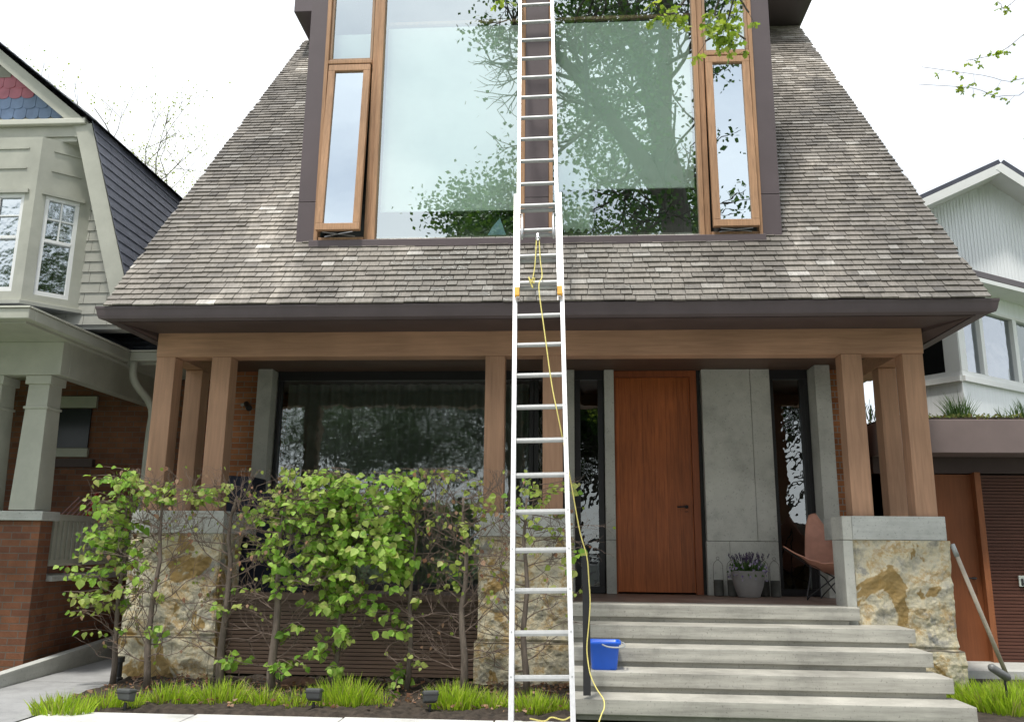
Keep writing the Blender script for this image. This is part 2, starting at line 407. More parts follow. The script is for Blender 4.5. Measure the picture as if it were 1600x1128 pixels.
# roof slope with real shingles
ey, ez, sl = 7.95, 3.70, R(50.4)
sv = Vector((0, math.cos(sl), math.sin(sl))); nv = Vector((0, -math.sin(sl), math.cos(sl)))
def rp_(x, u, h=0): return Vector((x, ey, ez)) + sv*u + nv*h
UL = 8.35
sh = MB(); exp_ = .099; row = 0; u = 0
DX0, DX1, DY = -3.03, 2.27, 8.70
while u < UL:
    x = XL + rnd(-.1, 0) - rnd(0, .15); wob = rnd(-.004, .004)
    while x < XR:
        wd = rnd(.09, .23); x0 = max(x, XL+rnd(-.003, .003)); x1 = min(x+wd-.006, XR+rnd(-.003, .003)); x += wd
        if x1-x0 < .03: continue
        mid = (x0+x1)/2
        if mid > DX0+.15 and mid < DX1-.15 and u > (DY-ey)/sv.y+.02: continue
        d = rnd(-.006, .004)+wob+.010*noise.noise(Vector((x*1.3, u*3, 0))); hb0 = .027+rnd(-.003, .004); th = .016
        t0, t1 = u+d, u+exp_+.03
        lo = [rp_(x0,t0,hb0-th), rp_(x1,t0,hb0-th+rnd(-.002,.002)), rp_(x1,t1,-.004), rp_(x0,t1,-.004)]
        hi = [rp_(x0,t0,hb0), rp_(x1,t0,hb0+rnd(-.002,.003)), rp_(x1,t1,.008), rp_(x0,t1,.008)]
        sh.hexa(lo, hi)
    u += exp_; row += 1
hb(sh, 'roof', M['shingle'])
RB = 13.3                                            # where the slope meets the flat top
zt = ez + (RB-ey)*math.tan(sl)
hb(MB().slab([(XL+.02, ey+.02, ez-.03), (XL+.02, RB, zt-.03), (XL+.02, 19, zt-.03), (XL+.02, 19, ez-.03)], (XR-XL-.04, 0, 0)), 'roof_body', M['under'])
hb(MB().box(XL+.08, XR+.03, 12.45, 19, zt+.0, zt+.75), 'flat_top', M['dormer'], bevel=.01)
# gutter, fascia and soffit
gp = [(0,0),(-.085,.02),(-.10,.05),(-.115,.105),(-.125,.125),(-.125,.145),(-.112,.145),(-.10,.12),(-.0,.12)]
gt = MB()
def gut(x0, x1):
    b = len(gt.v); k = len(gp)
    for xx, ex in ((x0, -1), (x1, 1)):
        for a, z in gp: gt.v.append((xx+ex*(-a)*.9, 8.02+a*.5, 3.56+z))
    for i in range(k-1): gt.f.append((b+i, b+i+1, b+k+i+1, b+k+i))
gut(XL+.03, XR-.03)
gt.box(XL+.0, XL+.10, 8.0, 14, 3.57, 3.70); gt.box(XR-.10, XR, 8.0, 14, 3.57, 3.70)
hb(gt, 'gutter', M['dark_metal'])
hb(MB().box(XL+.12, XR-.12, 8.06, 8.12, 3.56, 3.66).hexa([(XL+.12,8.121,3.57),(XR-.12,8.121,3.57),(-.4+4.1,CF-.03,3.635),(-.4-4.15,CF-.03,3.635)],
   [(XL+.12,8.121,3.66),(XR-.12,8.121,3.66),(-.4+4.1,CF-.03,3.675),(-.4-4.15,CF-.03,3.675)]), 'soffit', M['soffit'])
hb(MB().hexa([(XL+.12,8.13,3.572),(-4.58,8.83,3.60),(-4.58,14,3.60),(XL+.12,14,3.572)],[(XL+.12,8.13,3.66),(-4.58,8.83,3.66),(-4.58,14,3.66),(XL+.12,14,3.66)]), 'side_soffit', M['soffit'])
hb(MB().hexa([(3.69,8.83,3.60),(XR-.12,8.13,3.572),(XR-.12,14,3.572),(3.69,14,3.60)],[(3.69,8.83,3.66),(XR-.12,8.13,3.66),(XR-.12,14,3.66),(3.69,14,3.66)]), 'side_soffit', M['soffit'])
# beams
bt, bb = 3.645, 3.372
hb(MB().box(-4.565, 3.675, CF-.004, CF+.21, bb, bt), 'beam', M['timber_x'], bevel=.006)
hb(MB().box(-4.56, -4.35, CF+.212, WY-.2, bb+.003, bt-.01), 'side_beam', M['timber_x'], bevel=.006)
hb(MB().box(3.46, 3.67, CF+.212, WY-.2, bb+.003, bt-.01), 'side_beam', M['timber_x'], bevel=.006)
hb(MB().box(-4.34, 3.45, CF+.215, WY, 3.56, 3.60), 'porch_ceiling', M['ceiling'])
CT = 1.70
cols = [(-4.56,-4.345,0),(-3.93,-3.715,0),(-.905,-.695,0),(-.288,-.078,0),(2.833,3.043,0),(3.455,3.665,0),(-4.555,-4.35,.72),(3.46,3.655,.72)]
for x0, x1, dy in cols:
    hb(MB().box(x0, x1, CF+dy, CF+dy+.205, CT, bb-.001), 'column', M['timber'], bevel=.007)
# piers
def pier(x0, x1, seed, dep=.55):
    mb = MB(); nx = max(8, int((x1-x0)/.013)); nz = 120; rng = random.Random(seed)
    def dis(a, z, s):
        p = Vector((a*2.3+seed*7, z*2.3, s)); q = noise.noise(p)*.04 + (.5-abs(noise.noise(p*2.3+Vector((3,1,2)))))*.035-.014 + noise.noise(p*5)*.012 + noise.noise(p*13)*.006
        j = abs(z-.445); q -= .02*math.exp(-(j/.012)**2); return q
    z0, z1 = -.05, CT-.235
    b = 0
    ring = [(x0, PF+dep)] ; npt = 18
    ring = [(x0, PF+dep*(1-i/npt)) for i in range(npt)] + [(x0+(x1-x0)*i/nx, PF) for i in range(nx+1)] + [(x1, PF+dep*(i+1)/npt) for i in range(npt)]
    for k in range(nz+1):
        z = z0+(z1-z0)*k/nz
        fl = .03 if z < .43 else 0
        for i, (x, y) in enumerate(ring):
            d = dis(x+y, z, seed)
            if i < npt: mb.v.append((x-d*.8-fl, y, z))
            elif i <= npt+nx:
                e = .0
                if i-npt < 2 or npt+nx-i < 2: e = .012
                mb.v.append((x - (fl if i == npt else 0)+ (fl if i == npt+nx else 0) + (0 if 0 < i-npt < nx else d*.4), y-d-fl+e, z))
            else: mb.v.append((x+d*.8+fl, y, z))
    n = len(ring)
    for k in range(nz):
        for i in range(n-1): a = k*n+i; mb.f.append((a, a+1, a+n+1, a+n))
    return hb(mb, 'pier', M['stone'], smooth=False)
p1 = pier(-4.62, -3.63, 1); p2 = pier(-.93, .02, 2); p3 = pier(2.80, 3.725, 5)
for p, a, b in ((p1, -4.62, -3.62), (p2, -.94, .03), (p3, 2.795, 3.70)):
    c = MB().box(a, b, PF-.012, PF+.95, CT-.232, CT).build('pier_cap', M['cap'], p, bevel=.006)
MB().box(2.70, 2.793, PF+.0, PF+.36, FL-.3, CT-.236).box(2.70, 2.793, PF-.012, PF+.36, CT-.232, CT-.002).build('concrete_cheek', M['panel'], p3, bevel=.004)
# slatted skirt under the porch
sk = MB()
for i in range(19): sk.box(-3.62, -.95, PF+.22, PF+.245, .06+i*.039, .06+i*.039+.031)
hb(sk, 'slatted_skirt', M['slat']); hb(MB().box(-3.63,-.94,PF+.30,PF+.33,0,.80), 'skirt_backing', M['interior'])
hb(MB().box(-3.62, -.95, PF+.18, PF+.30, .80, .87), 'skirt_rail', M['slat'], bevel=.004)
hb(MB().box(-4.3, 2.699, NOSE+.33, WY+.3, FL-.12, FL-.003).box(2.70, 3.4, PF+.5, WY+.3, FL-.12, FL-.003), 'porch_floor', plain('slate_floor', (.26, .18, .145), .5, 0, .3, 3, .1, .4))
# wall behind the porch
hb(MB().box(-4.45,-4.02,WY-.02,WY+.2,FL,3.6), 'brick_wall', M['brick'])
hb(MB().box(3.17,3.62,WY-.02,WY+.2,FL,3.6), 'brick_wall', M['brick'])
def blade(x0, x1, y0, joint=True):
    b = MB().box(x0, x1, y0, WY+.1, FL, 1.452).box(x0, x1, y0, WY+.1, 1.457, 3.555)
    return hb(b, 'stone_blade', M['panel'], bevel=.004)
blade(-3.99, -3.80, WY-.22); blade(-.045, .055, WY-.10); blade(.43, .55, WY-.10); blade(2.96, 3.14, WY-.34)
hb(MB().box(1.64,2.235,WY-.10,WY+.1,1.457,3.555).box(2.24,2.475,WY-.10,WY+.1,1.457,3.555).box(1.63,1.90,WY-.10,WY+.1,FL,1.452).box(1.905,2.475,WY-.10,WY+.1,FL,1.452), 'stone_panel', M['panel'], bevel=.003)
def lowwin(x0, x1, muls=(), z0=FL+.03, z1=3.44, t=.05):
    f = MB().box(x0,x1,WY-.03,WY+.04,z1,z1+.12).box(x0,x1,WY-.03,WY+.04,z0-.03,z0+.05).box(x0,x0+t,WY-.03,WY+.04,z0+.051,z1-.001).box(x1-t,x1,WY-.03,WY+.04,z0+.051,z1-.001)
    for m in muls: f.box(m-t/2,m+t/2,WY-.03,WY+.04,z0+.051,z1-.001)
    fr = hb(f, 'porch_window', M['black'], bevel=.003)
    MB().poly([(x0+.01,WY+.01,z0),(x1-.01,WY+.01,z0),(x1-.01,WY+.01,z1+.02),(x0+.01,WY+.01,z1+.02)]).build('pane', M['glass_low'], fr)
    return fr
lowwin(-3.78, -.46, (-.93,)); lowwin(-.45, -.06); lowwin(.06, .42, (), FL+.03, 3.44, .07); lowwin(2.48, 2.955, (2.88,))
cu = MB(); xs = [-3.7+i*.012 for i in range(265)]
for i, x in enumerate(xs):
    yy = WY+.16+.03*math.sin(x*43)+.012*math.sin(x*17+1)
    cu.v += [(x, yy, FL), (x, yy, 3.42)]
    if i: cu.f.append((2*i-2, 2*i, 2*i+1, 2*i-1))
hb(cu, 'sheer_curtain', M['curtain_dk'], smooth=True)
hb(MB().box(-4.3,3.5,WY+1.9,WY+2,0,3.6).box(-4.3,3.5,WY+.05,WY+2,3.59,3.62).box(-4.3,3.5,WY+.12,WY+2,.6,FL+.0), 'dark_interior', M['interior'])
dr = hb(MB().box(.575,1.50,WY-.0,WY+.05,FL+.02,3.47), 'front_door', M['door'], bevel=.003)
MB().tube([(1.415,WY-.0,1.86),(1.415,WY-.05,1.86)], .02, 12).tube([(1.425,WY-.05,1.86),(1.30,WY-.055,1.855)], .009, 8).lathe((1.415,WY-.012,1.80),[(.022,0),(.022,.004)],12).build('handle', M['black'], dr, smooth=True)
hb(MB().box(.555,.573,WY-.02,WY+.06,FL,3.555).box(1.502,1.585,WY-.03,WY+.06,FL,3.555).box(.573,1.502,WY-.02,WY+.06,3.475,3.555), 'door_frame', M['door_frame'], bevel=.002)
hb(MB().box(1.587,1.628,WY+.0,WY+.1,FL,3.555), 'door_jamb_gap', M['interior'])
hb(MB().box(-3.79, 3.2, WY+.045, WY+.12, 3.44, 3.6), 'window_head', M['soffit'])
hb(MB().box(-4.45,-4.30,WY+.2,18,0,3.6).box(3.50,3.62,WY+.2,18,0,3.6).box(-4.3,3.5,17.9,18,0,3.6), 'side_wall', M['brick'])

# dormer --------------------------------------------------------------
DT = zt+.70; DF = 8.70
dm = hb(MB().box(DX0, -2.83, DF, DF+.1, 5.115, DT).box(DX0, -2.83, DF, DF+.1, 4.50, 5.108)
   .box(2.07, DX1, DF, DF+.1, 5.115, DT).box(2.07, DX1, DF, DF+.1, 4.50, 5.108)
   .box(-2.83, 2.07, DF, DF+.1, 8.35, DT)
   .box(DX0+.002, DX0+.1, DF+.101, 14, 4.5, DT).box(DX1-.1, DX1-.002, DF+.101, 14, 4.5, DT).box(DX0, DX1, DF, 14, DT+.001, DT+.08)
   .box(-.485,-.225,DF-.02,DF+.08,5.115,8.35).box(-.485,-.225,DF-.02,DF+.08,4.64,5.108), 'dormer', M['dormer'], bevel=.003)
MB().box(-2.86, 2.085, DF-.075, DF+.12, 4.545, 4.632).build('dormer_sill', M['dormer'], dm, bevel=.004)
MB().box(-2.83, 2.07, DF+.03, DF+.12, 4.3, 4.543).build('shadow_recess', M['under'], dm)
wf = MB()
G = DF+.045
def vert(x0, x1, y0=DF-.012, y1=DF+.09, z0=4.634, z1=8.35): wf.box(x0, x1, y0, y1, z0, z1)
vert(-.535,-.487); vert(-.223,-.178)                # beside the centre panel
vert(-2.20,-2.145); vert(-2.272,-2.205, DF+.02)      # left of big pane
vert(1.405,1.455); vert(1.46,1.525, DF+.02)
vert(-2.828,-2.785, DF-.02); vert(2.028,2.068, DF-.02)
wf.box(-2.143,-.537,DF+.15,DF+.20,7.40,7.44); wf.box(-.176,1.403,DF+.15,DF+.20,7.40,7.44)
wf.box(-2.784,-2.273,DF-.015,DF+.09,6.815,6.86); wf.box(1.526,2.027,DF-.015,DF+.09,6.79,6.835)
wf.box(-2.784,-2.273,DF+.0,DF+.09,4.634,4.69); wf.box(1.526,2.027,DF+.0,DF+.09,4.634,4.69)
wf.build('window_frame', M['winwood'], dm, bevel=.004)
def pane(x0, x1, z0, z1, y=G, mat='glass_up', parent=None, tilt=0):
    t = tilt*(z1-z0)
    return MB().poly([(x0,y,z0),(x1,y+tilt*(x1-x0),z0),(x1,y+tilt*(x1-x0),z1),(x0,y,z1)]).build('pane', M[mat], parent or dm)
pane(-2.146,-.534,4.636,8.33); pane(-.179,1.404,4.636,8.33)
for a, b, z in ((-2.784,-2.274,6.861),(1.527,2.026,6.836)):
    pane(a, b, z, 8.33)
    gb = MB().box(a,b,G-.03,G+.02,z,z+.035).box(a,a+.03,G-.03,G+.02,z+.036,8.34).box(b-.03,b,G-.03,G+.02,z+.036,8.34)
    gb.build('window_bead', M['winwood_grey'], dm, bevel=.002)
def sash(x0, x1, zt_, zb, out):
    # awning sash hinged at its top, bottom pushed out
    def P(x, z, dy): k = (zt_-z)/(zt_-zb); return Vector((x, DF-.015-out*k+dy, z))
    f = MB(); t = .078; d = .06
    for a, b, c, e in ((x0, x1, zt_, zt_-t), (x0, x1, zb+t, zb), (x0, x0+t, zt_-t-.001, zb+t+.001), (x1-t, x1, zt_-t-.001, zb+t+.001)):
        f.hexa([P(a,e,0),P(b,e,0),P(b,e,d),P(a,e,d)], [P(a,c,0),P(b,c,0),P(b,c,d),P(a,c,d)])
    o = f.build('sash', M['winwood'], dm, bevel=.004)
    MB().poly([P(x0+t-.005,zb+t-.005,.03),P(x1-t+.005,zb+t-.005,.03),P(x1-t+.005,zt_-t+.005,.03),P(x0+t-.005,zt_-t+.005,.03)]).build('sash_pane', M['glass_sash'], dm)
    m = MB(); xm = (x0+x1)/2
    for s in (-1, 1):
        m.tube([(xm-s*.17, DF-.02, zb-.035), (xm, DF-.02-out*.5, zb-.03), (xm+s*.17, DF-out-.0, zb-.02)], .006, 6)
    m.build('stay_arm', M['steel'], dm)
sash(-2.775, -2.285, 6.80, 4.725, .13); sash(1.535, 2.02, 6.775, 4.715, .09)
# room behind the glass
MB().box(-2.8,2.04,12.4,12.5,4.5,8.5).box(-2.8,2.04,DF+.13,12.5,4.45,4.55).box(-2.8,2.04,DF+.13,12.5,8.4,8.5).box(-2.9,-2.8,DF+.13,12.5,4.5,8.5).box(2.04,2.1,DF+.13,12.5,4.5,8.5).build('room_wall', M['interior_lt'], dm)
for a, b, z in ((-2.14,-.54,5.07),(-.176,1.40,5.30)):
    bl = MB().box(a+.01,b-.01,DF+.16,DF+.165,z,7.36).box(a+.01,b-.01,DF+.15,DF+.175,z-.03,z)
    bl.build('roller_blind', M['blind'], dm)
MB().box(1.53,2.025,DF+.16,DF+.165,6.84,7.36).build('roller_blind', M['blind'], dm)
MB().box(-2.78,-2.28,DF+.16,DF+.165,6.86,7.30).build('roller_blind', M['blind'], dm)
cu = MB()
for i in range(60):
    x = -.17+i*.0075; yy = DF+.21+.025*math.sin(x*75)+.012*math.sin(x*31)
    cu.v += [(x, yy, 4.6), (x, yy, 7.3)]
    if i: cu.f.append((2*i-2, 2*i, 2*i+1, 2*i-1))
cu.build('curtain', M['curtain'], dm, smooth=True)
LY = DF+.19
MB().box(-2.13, 1.4, DF+.13, DF+.45, 4.551, 4.62).build('window_ledge', M['paper'], dm)
def led(mb, name, mat, x, label, cat): return tag(mb.build(name, mat, loc=(x, LY, 4.62)), label, cat)
led(MB().box(-1.62,-1.30,LY,LY+.12,4.621,4.74), 'blue_box', M['foil'], -1.46, 'small blue box lying on the dormer window ledge left of the ladder', 'box')
led(MB().hexa([(-1.25,LY-.02,4.621),(-.80,LY-.02,4.621),(-.80,LY+.2,4.621),(-1.25,LY+.2,4.621)],[(-1.20,LY,4.70),(-.82,LY,4.69),(-.81,LY+.18,4.69),(-1.21,LY+.18,4.70)]), 'paper_stack', M['paper'], -1.0, 'low stack of white papers on the dormer window ledge', 'papers')
led(MB().slab([(-.93,LY-.03,4.70),(-.68,LY-.03,4.70),(-.72,LY-.03,4.80),(-.77,LY-.03,4.95),(-.86,LY-.03,4.84)], (0,.02,0)), 'sail_ornament', M['foil'], -.8, 'pale blue sail shaped ornament behind the dormer glass beside the ladder', 'ornament')

# ------------------------------------------------------------------ steps
st = thing('concrete_steps', (1.5, 7.5, 0), 'five wide pale concrete slab steps rising to the porch', 'steps')
ends = [2.783, 3.16, 3.165, 3.18, 3.20]
for i in range(5):
    zt0 = FL-i*RISE; y0 = NOSE-i*RUN; lx = .0 if i else -.0
    mb = MB().box(lx, ends[i], y0, y0+RUN+.10 if i else y0+.33+.0, zt0-.122, zt0)
    s_ = mb.build('step', M['step'], st, bevel=.006)
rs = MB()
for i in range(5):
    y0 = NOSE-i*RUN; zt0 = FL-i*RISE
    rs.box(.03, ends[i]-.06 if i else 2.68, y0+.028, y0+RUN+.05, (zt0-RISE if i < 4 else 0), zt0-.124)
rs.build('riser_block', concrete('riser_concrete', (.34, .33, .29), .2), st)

# ------------------------------------------------------------------ handrail, bucket
hr = thing('handrail', (.13, 7.40, 0), 'flat black steel handrail post at the left end of the steps', 'handrail')
MB().box(.098,.160,7.33,7.345,.19,1.30).build('post', M['black'], hr, bevel=.002)
MB().bar((.129,7.34,1.305),(.129,8.76,1.315),.05,.012).build('rail', M['black'], hr, bevel=.002)
MB().lathe((0,0,0),[(.009,0),(.009,.006)],8).build('bolt', M['steel'], hr)
hr.children[-1].data.transform(Matrix.Translation((.129-.13,7.326-7.40,.26)) @ Matrix.Rotation(R(90),4,'X') @ Matrix.Translation((.13,7.40,0)))
bz = FL-3*RISE; bx, by = .29, 7.86
bk = thing('bucket', (bx, by, bz), 'square blue plastic mop bucket standing on the step beside the handrail', 'bucket')
def rring(cx, cy, hx, hy, r, z, n=5):
    out = []
    for qx, qy, a0 in ((1,1,0),(-1,1,90),(-1,-1,180),(1,-1,270)):
        for k in range(n+1):
            t = R(a0+90*k/n); out.append((cx+qx*(hx-r)+r*math.cos(t), cy+qy*(hy-r)+r*math.sin(t), z))
    return out
def loft(rings, closed_bottom=True):
    mb = MB(); n = len(rings[0])
    for r_ in rings: mb.v += r_
    for i in range(len(rings)-1):
        for k in range(n): mb.f.append((i*n+k, i*n+(k+1)%n, (i+1)*n+(k+1)%n, (i+1)*n+k))
    if closed_bottom: mb.f.append(tuple(reversed(range(n))))
    return mb
outp = [(.0,.105,.085),(.01,.11,.09),(.21,.132,.105),(.212,.146,.118),(.235,.148,.12),(.238,.144,.116),(.232,.134,.106),(.02,.104,.082)]
lf = loft([rring(bx, by, a, b, .035, bz+z) for z, a, b in outp]); lf.f.append(tuple(len(lf.v)-24+k for k in range(24)))
lf.build('tub', M['blue'], bk, smooth=True)
hd = [(bx+.147*math.cos(t), by-.12*1.0*0+ -.17*math.sin(t)*.9, bz+.205-.03*math.sin(t)) for t in [math.pi*i/12 for i in range(13)]]
hd = [(bx-.02, by-.118, bz+.215), (bx+.03, by-.15, bz+.20), (bx+.10, by-.165, bz+.197), (bx+.17, by-.12, bz+.20), (bx+.178, by, bz+.213), (bx+.148, by+.03, bz+.222)]
MB().tube(smoothpath(hd, 5), .007, 8).build('bail_handle', M['grey_plastic'], bk, smooth=True)

# ------------------------------------------------------------------ ladder
u_ = Vector((-.02319, .34527, 1)).normalized(); L0 = Vector((-.1975, 6.113, .1918)); nrm = Vector((0, -1, .34527)).normalized()
xr = Vector((1, 0, .0232)).normalized()
ld = thing('extension_ladder', tuple(L0-u_*.28), 'tall aluminium extension ladder leaning on the dormer mullion', 'ladder')
def LP(s, a, h=0): return L0 + u_*(s*.305) + xr*a + nrm*h
def rail(sgn, s0, s1, hw, h, name, wd, dep):
    # C channel: web + two flanges
    a = sgn*hw; mb = MB(); th = .004
    def bx3(a0, a1, h0, h1):
        mb.hexa([LP(s0,a0,h0),LP(s0,a1,h0),LP(s0,a1,h1),LP(s0,a0,h1)],[LP(s1,a0,h0),LP(s1,a1,h0),LP(s1,a1,h1),LP(s1,a0,h1)])
    o = a; i_ = a - sgn*wd
    bx3(min(o, o-sgn*th), max(o, o-sgn*th), h-dep/2, h+dep/2)
    bx3(min(o-sgn*th, i_), max(o-sgn*th, i_), h+dep/2-th, h+dep/2)
    bx3(min(o-sgn*th, i_), max(o-sgn*th, i_), h-dep/2, h-dep/2+th)
    return mb.build(name, M['alu'], ld)
for sg in (-1, 1):
    rail(sg, -.85, 15.6, .228, 0, 'base_rail', .036, .076)
    rail(sg, 11.5, 26.6, .198, .0405, 'fly_rail', .030, .06)
for i in range(0, 16):
    hw = .223
    MB().tube([LP(i, -hw), LP(i, hw)], .021, 8).build('rung', M['alu_dull'], ld)
for i in range(12, 27):
    o = .0405 if i > 15 else .05
    MB().tube([LP(i+(.06 if i < 16 else 0), -.192, o), LP(i+(.06 if i < 16 else 0), .192, o)], .0205, 8).build('rung', M['alu_dull'], ld)
for sg in (-1, 1):
    MB().hexa([LP(11.55,sg*.19-.022,.05),LP(11.55,sg*.19+.022,.05),LP(11.55,sg*.19+.022,.085),LP(11.55,sg*.19-.022,.085)],
              [LP(11.85,sg*.19-.022,.05),LP(11.85,sg*.19+.022,.05),LP(11.85,sg*.19+.022,.085),LP(11.85,sg*.19-.022,.085)]).build('end_cap', M['yellow'], ld, bevel=.004)
    a = sg*.145
    MB().tube([LP(13.6,a,.09),LP(13.9,a,.10),LP(14.35,a,.10),LP(14.6,a+sg*.0,.09),LP(14.62,a+sg*.03,.08)], [.009,.013,.011,.008,.006], 8).build('rung_lock', M['steel'], ld, smooth=True)
    MB().tube([LP(-.85,sg*.21,0),LP(-.86,sg*.21,0)], .04, 10).build('foot', M['black'], ld)
for i in range(0, 15):
    for sg in (-1, 1): MB().tube([LP(i,sg*.212,.0385),LP(i,sg*.212,.042)], .006, 6).build('rivet', M['steel'], ld)
MB().tube([LP(13.78,0,.10),LP(13.5,0,.105)], .014, 10).lathe(tuple(LP(13.6,0,.10)),[(.02,-.012),(.024,0),(.02,.012)],12).build('pulley', M['steel'], ld)
rope = MB()
rope.tube(smoothpath([LP(13.6,-.012,.10), LP(13.2,-.018,.10), LP(12.6,-.03,.08), LP(12.15,-.05,.07), LP(12.0,-.055,.09)], 4), .005, 6)
rope.tube([LP(12.05,-.075,.085), LP(12.12,-.03,.10), LP(11.95,-.04,.09), LP(12.0,-.07,.10), LP(11.8,-.05,.08), LP(12.2,-.085,.08)], .007, 6)
rp2 = [LP(13.6,.012,.10), LP(12.8,.02,.09), LP(12.2,.035,.09)]
for px, py, Y in ((842,450,7.10),(851,520,6.98),(862,600,6.90),(872,650,6.86),(884,710,6.88),(895,770,6.98),(906,830,7.1),(917,870,7.2),(920,905,7.26),(922,940,7.29),(920,975,7.30),(917,1010,7.30),(919,1035,7.27),(923,1055,7.1),(932,1075,7.0),(943,1092,6.95),(944,1105,6.9),(940,1115,6.8)):
    rp2.append(at(px, py, Y))
rp2 += [Vector((.15, 6.6, .045)), Vector((-.02, 6.5, .04)), Vector((-.25, 6.62, .045))]
rope.tube(smoothpath(rp2, 5), .0048, 6)
rope.tube(smoothpath([at(828,1122,6.75), at(850,1126,6.7), at(862,1120,6.7), at(880,1124,6.7), at(892,1119,6.7)], 5), .0055, 6)
tag(rope.build('rope', M['rope'], loc=tuple(L0)), 'thin yellow rope running from the ladder pulley down over the steps', 'rope')

# ------------------------------------------------------------------ porch things
def wobble(t): return 0
cx, cy = 2.86, 9.60
ch = thing('butterfly_chair', (cx, cy, FL), 'tan leather butterfly chair with black wire frame on the porch', 'chair')
def lin(t, ks):
    for (a, va), (b, vb) in zip(ks, ks[1:]):
        if t <= b: k = (t-a)/(b-a); k = k*k*(3-2*k); return va+(vb-va)*k
    return ks[-1][1]
sl_ = MB(); N = 28
for i in range(N+1):
    for j in range(N+1):
        s_, t_ = 2*i/N-1, j/N; e = 1-abs(s_)**1.7
        hw = lin(t_, [(0,.42),(.12,.41),(.45,.34),(.8,.37),(.93,.35),(1,.27)]); zs_ = lin(t_, [(0,.57),(.45,.43),(1,.95)]); zc_ = lin(t_, [(0,.40),(.35,.27),(1,.66)])
        yy = lin(t_, [(0,-.36),(.45,.06),(1,.36)])+.03*e*(t_ > .5)-.10*(1-e)*(t_ < .5)*(1-2*t_)
        sl_.v.append((cx+s_*hw, cy+yy, FL+zs_*(1-e)+zc_*e+.006*math.sin(s_*19+t_*14)*e))
for i in range(N):
    for j in range(N): a = i*(N+1)+j; sl_.f.append((a, a+1, a+N+2, a+N+1))
so_ = sl_.build('sling_seat', M['leather'], ch, smooth=True); sm = so_.modifiers.new('solid', 'SOLIDIFY'); sm.thickness = .008
fm = MB(); TP = lambda a, b, c: Vector((cx+a, cy+b, FL+c))
fm.tube([TP(-.42,-.45,.56), TP(-.10,-.12,.25), TP(.02,-.06,.05), TP(.04,-.05,.012), TP(.07,-.03,.05), TP(.27,.36,.80)], .007, 6)
fm.tube([TP(.42,-.45,.56), TP(.0,-.15,.25), TP(-.27,-.10,.05), TP(-.30,-.09,.012), TP(-.31,-.06,.05), TP(-.27,.37,.80)], .007, 6)
fm.tube([TP(-.42,-.44,.55), TP(.25,.26,.05), TP(.28,.28,.012), TP(.27,.36,.80)], .007, 6)
fm.tube([TP(.42,-.44,.55), TP(-.22,.26,.05), TP(-.25,.28,.012), TP(-.27,.36,.80)], .007, 6)
fm.build('wire_frame', M['black'], ch); ch.rotation_euler = (0, 0, R(-30))

pt = thing('flower_pot', (2.045, 10.22, FL), 'round grey flower pot planted with lavender on the porch', 'planter')
MB().lathe((2.045,10.22,FL),[(.115,0),(.125,.01),(.165,.12),(.185,.22),(.188,.29),(.190,.295),(.178,.296),(.172,.28),(.168,.26)],32).build('pot', M['pot'], pt, smooth=True)
lv = MB(); lv.noflip = True
lg = MB(); lg.noflip = True; fl_ = MB(); fl_.noflip = True
def blade_leaf(mb, p, d, l, w_, n=None):
    d = d.normalized(); s = d.cross(Vector((rnd(-1,1), rnd(-1,1), rnd(-.3,.3)))).normalized()
    mb.add([p-s*w_*.5, p+s*w_*.5, p+d*l*.6+s*w_*.35, p+d*l, p+d*l*.6-s*w_*.35], [(0,1,2,3,4)])
for k in range(210):
    t = rnd(0, 6.28); r_ = rnd(0, .15); p = Vector((2.045+r_*math.cos(t), 10.22+r_*math.sin(t), FL+.28))
    d = Vector((math.cos(t)*r_*3.2+rnd(-.2,.2), math.sin(t)*r_*3.2+rnd(-.2,.2), 1)); l = rnd(.08,.17)
    blade_leaf(lg, p, d, l, .012)
    if k % 3 == 0:
        q = p+d.normalized()*l*1.05
        for m in range(7): blade_leaf(lv, q+d.normalized()*m*.008+Vector((rnd(-.004,.004),rnd(-.004,.004),0)), d+Vector((rnd(-1,1),rnd(-1,1),.4)), .02, .012)
for k in range(170):
    t = rnd(0, 6.28); r_ = rnd(.13, .235); p = Vector((2.045+r_*math.cos(t), 10.22+r_*math.sin(t), FL+rnd(.25,.40)-max(0, r_-.18)*1.2))
    blade_leaf(fl_ if k % 3 else lg, p, Vector((rnd(-1,1),rnd(-1,0),rnd(-.3,1))), .032, .028)
lg.build('lavender_foliage', M['grass_dk'], pt); lv.build('lavender_spikes', M['lav'], pt); fl_.build('trailing_flowers', M['flower'], pt)

def lantern(x, y, label):
    t = thing('candle_holder', (x, y, FL), label, 'candle holder', 'wire handled candle holders by the front door')
    MB().lathe((x,y,FL),[(.052,0),(.056,.006),(.056,.18),(.050,.182),(.048,.16)],20).build('cup', M['candle'], t, smooth=False)
    a = [(x-.055,y,FL+.02),(x-.056,y,FL+.33),(x-.048,y,FL+.37),(x-.02,y,FL+.40),(x,y,FL+.412),(x+.02,y,FL+.40),(x+.048,y,FL+.37),(x+.056,y,FL+.33),(x+.055,y,FL+.02)]
    mb = MB().tube(a, .0028, 5).tube([(x+.017*math.cos(q*.7),y,FL+.43+.017*math.sin(q*.7)) for q in range(10)], .0025, 5)
    mb.build('wire_handle', M['wire'], t); return t
ln = lantern(1.735, 10.40, 'charcoal candle holder with wire handle standing alone nearest the front door')
for x, y, lb in ((1.895,10.40,'charcoal candle holder partly hidden by the left side of the flower pot'),(2.27,10.43,'charcoal candle holder half hidden by the right side of the flower pot'),(2.385,10.38,'charcoal candle holder at the right corner of the stone panel, right of the pot')):
    dup(ln, (x, y, FL), lb)
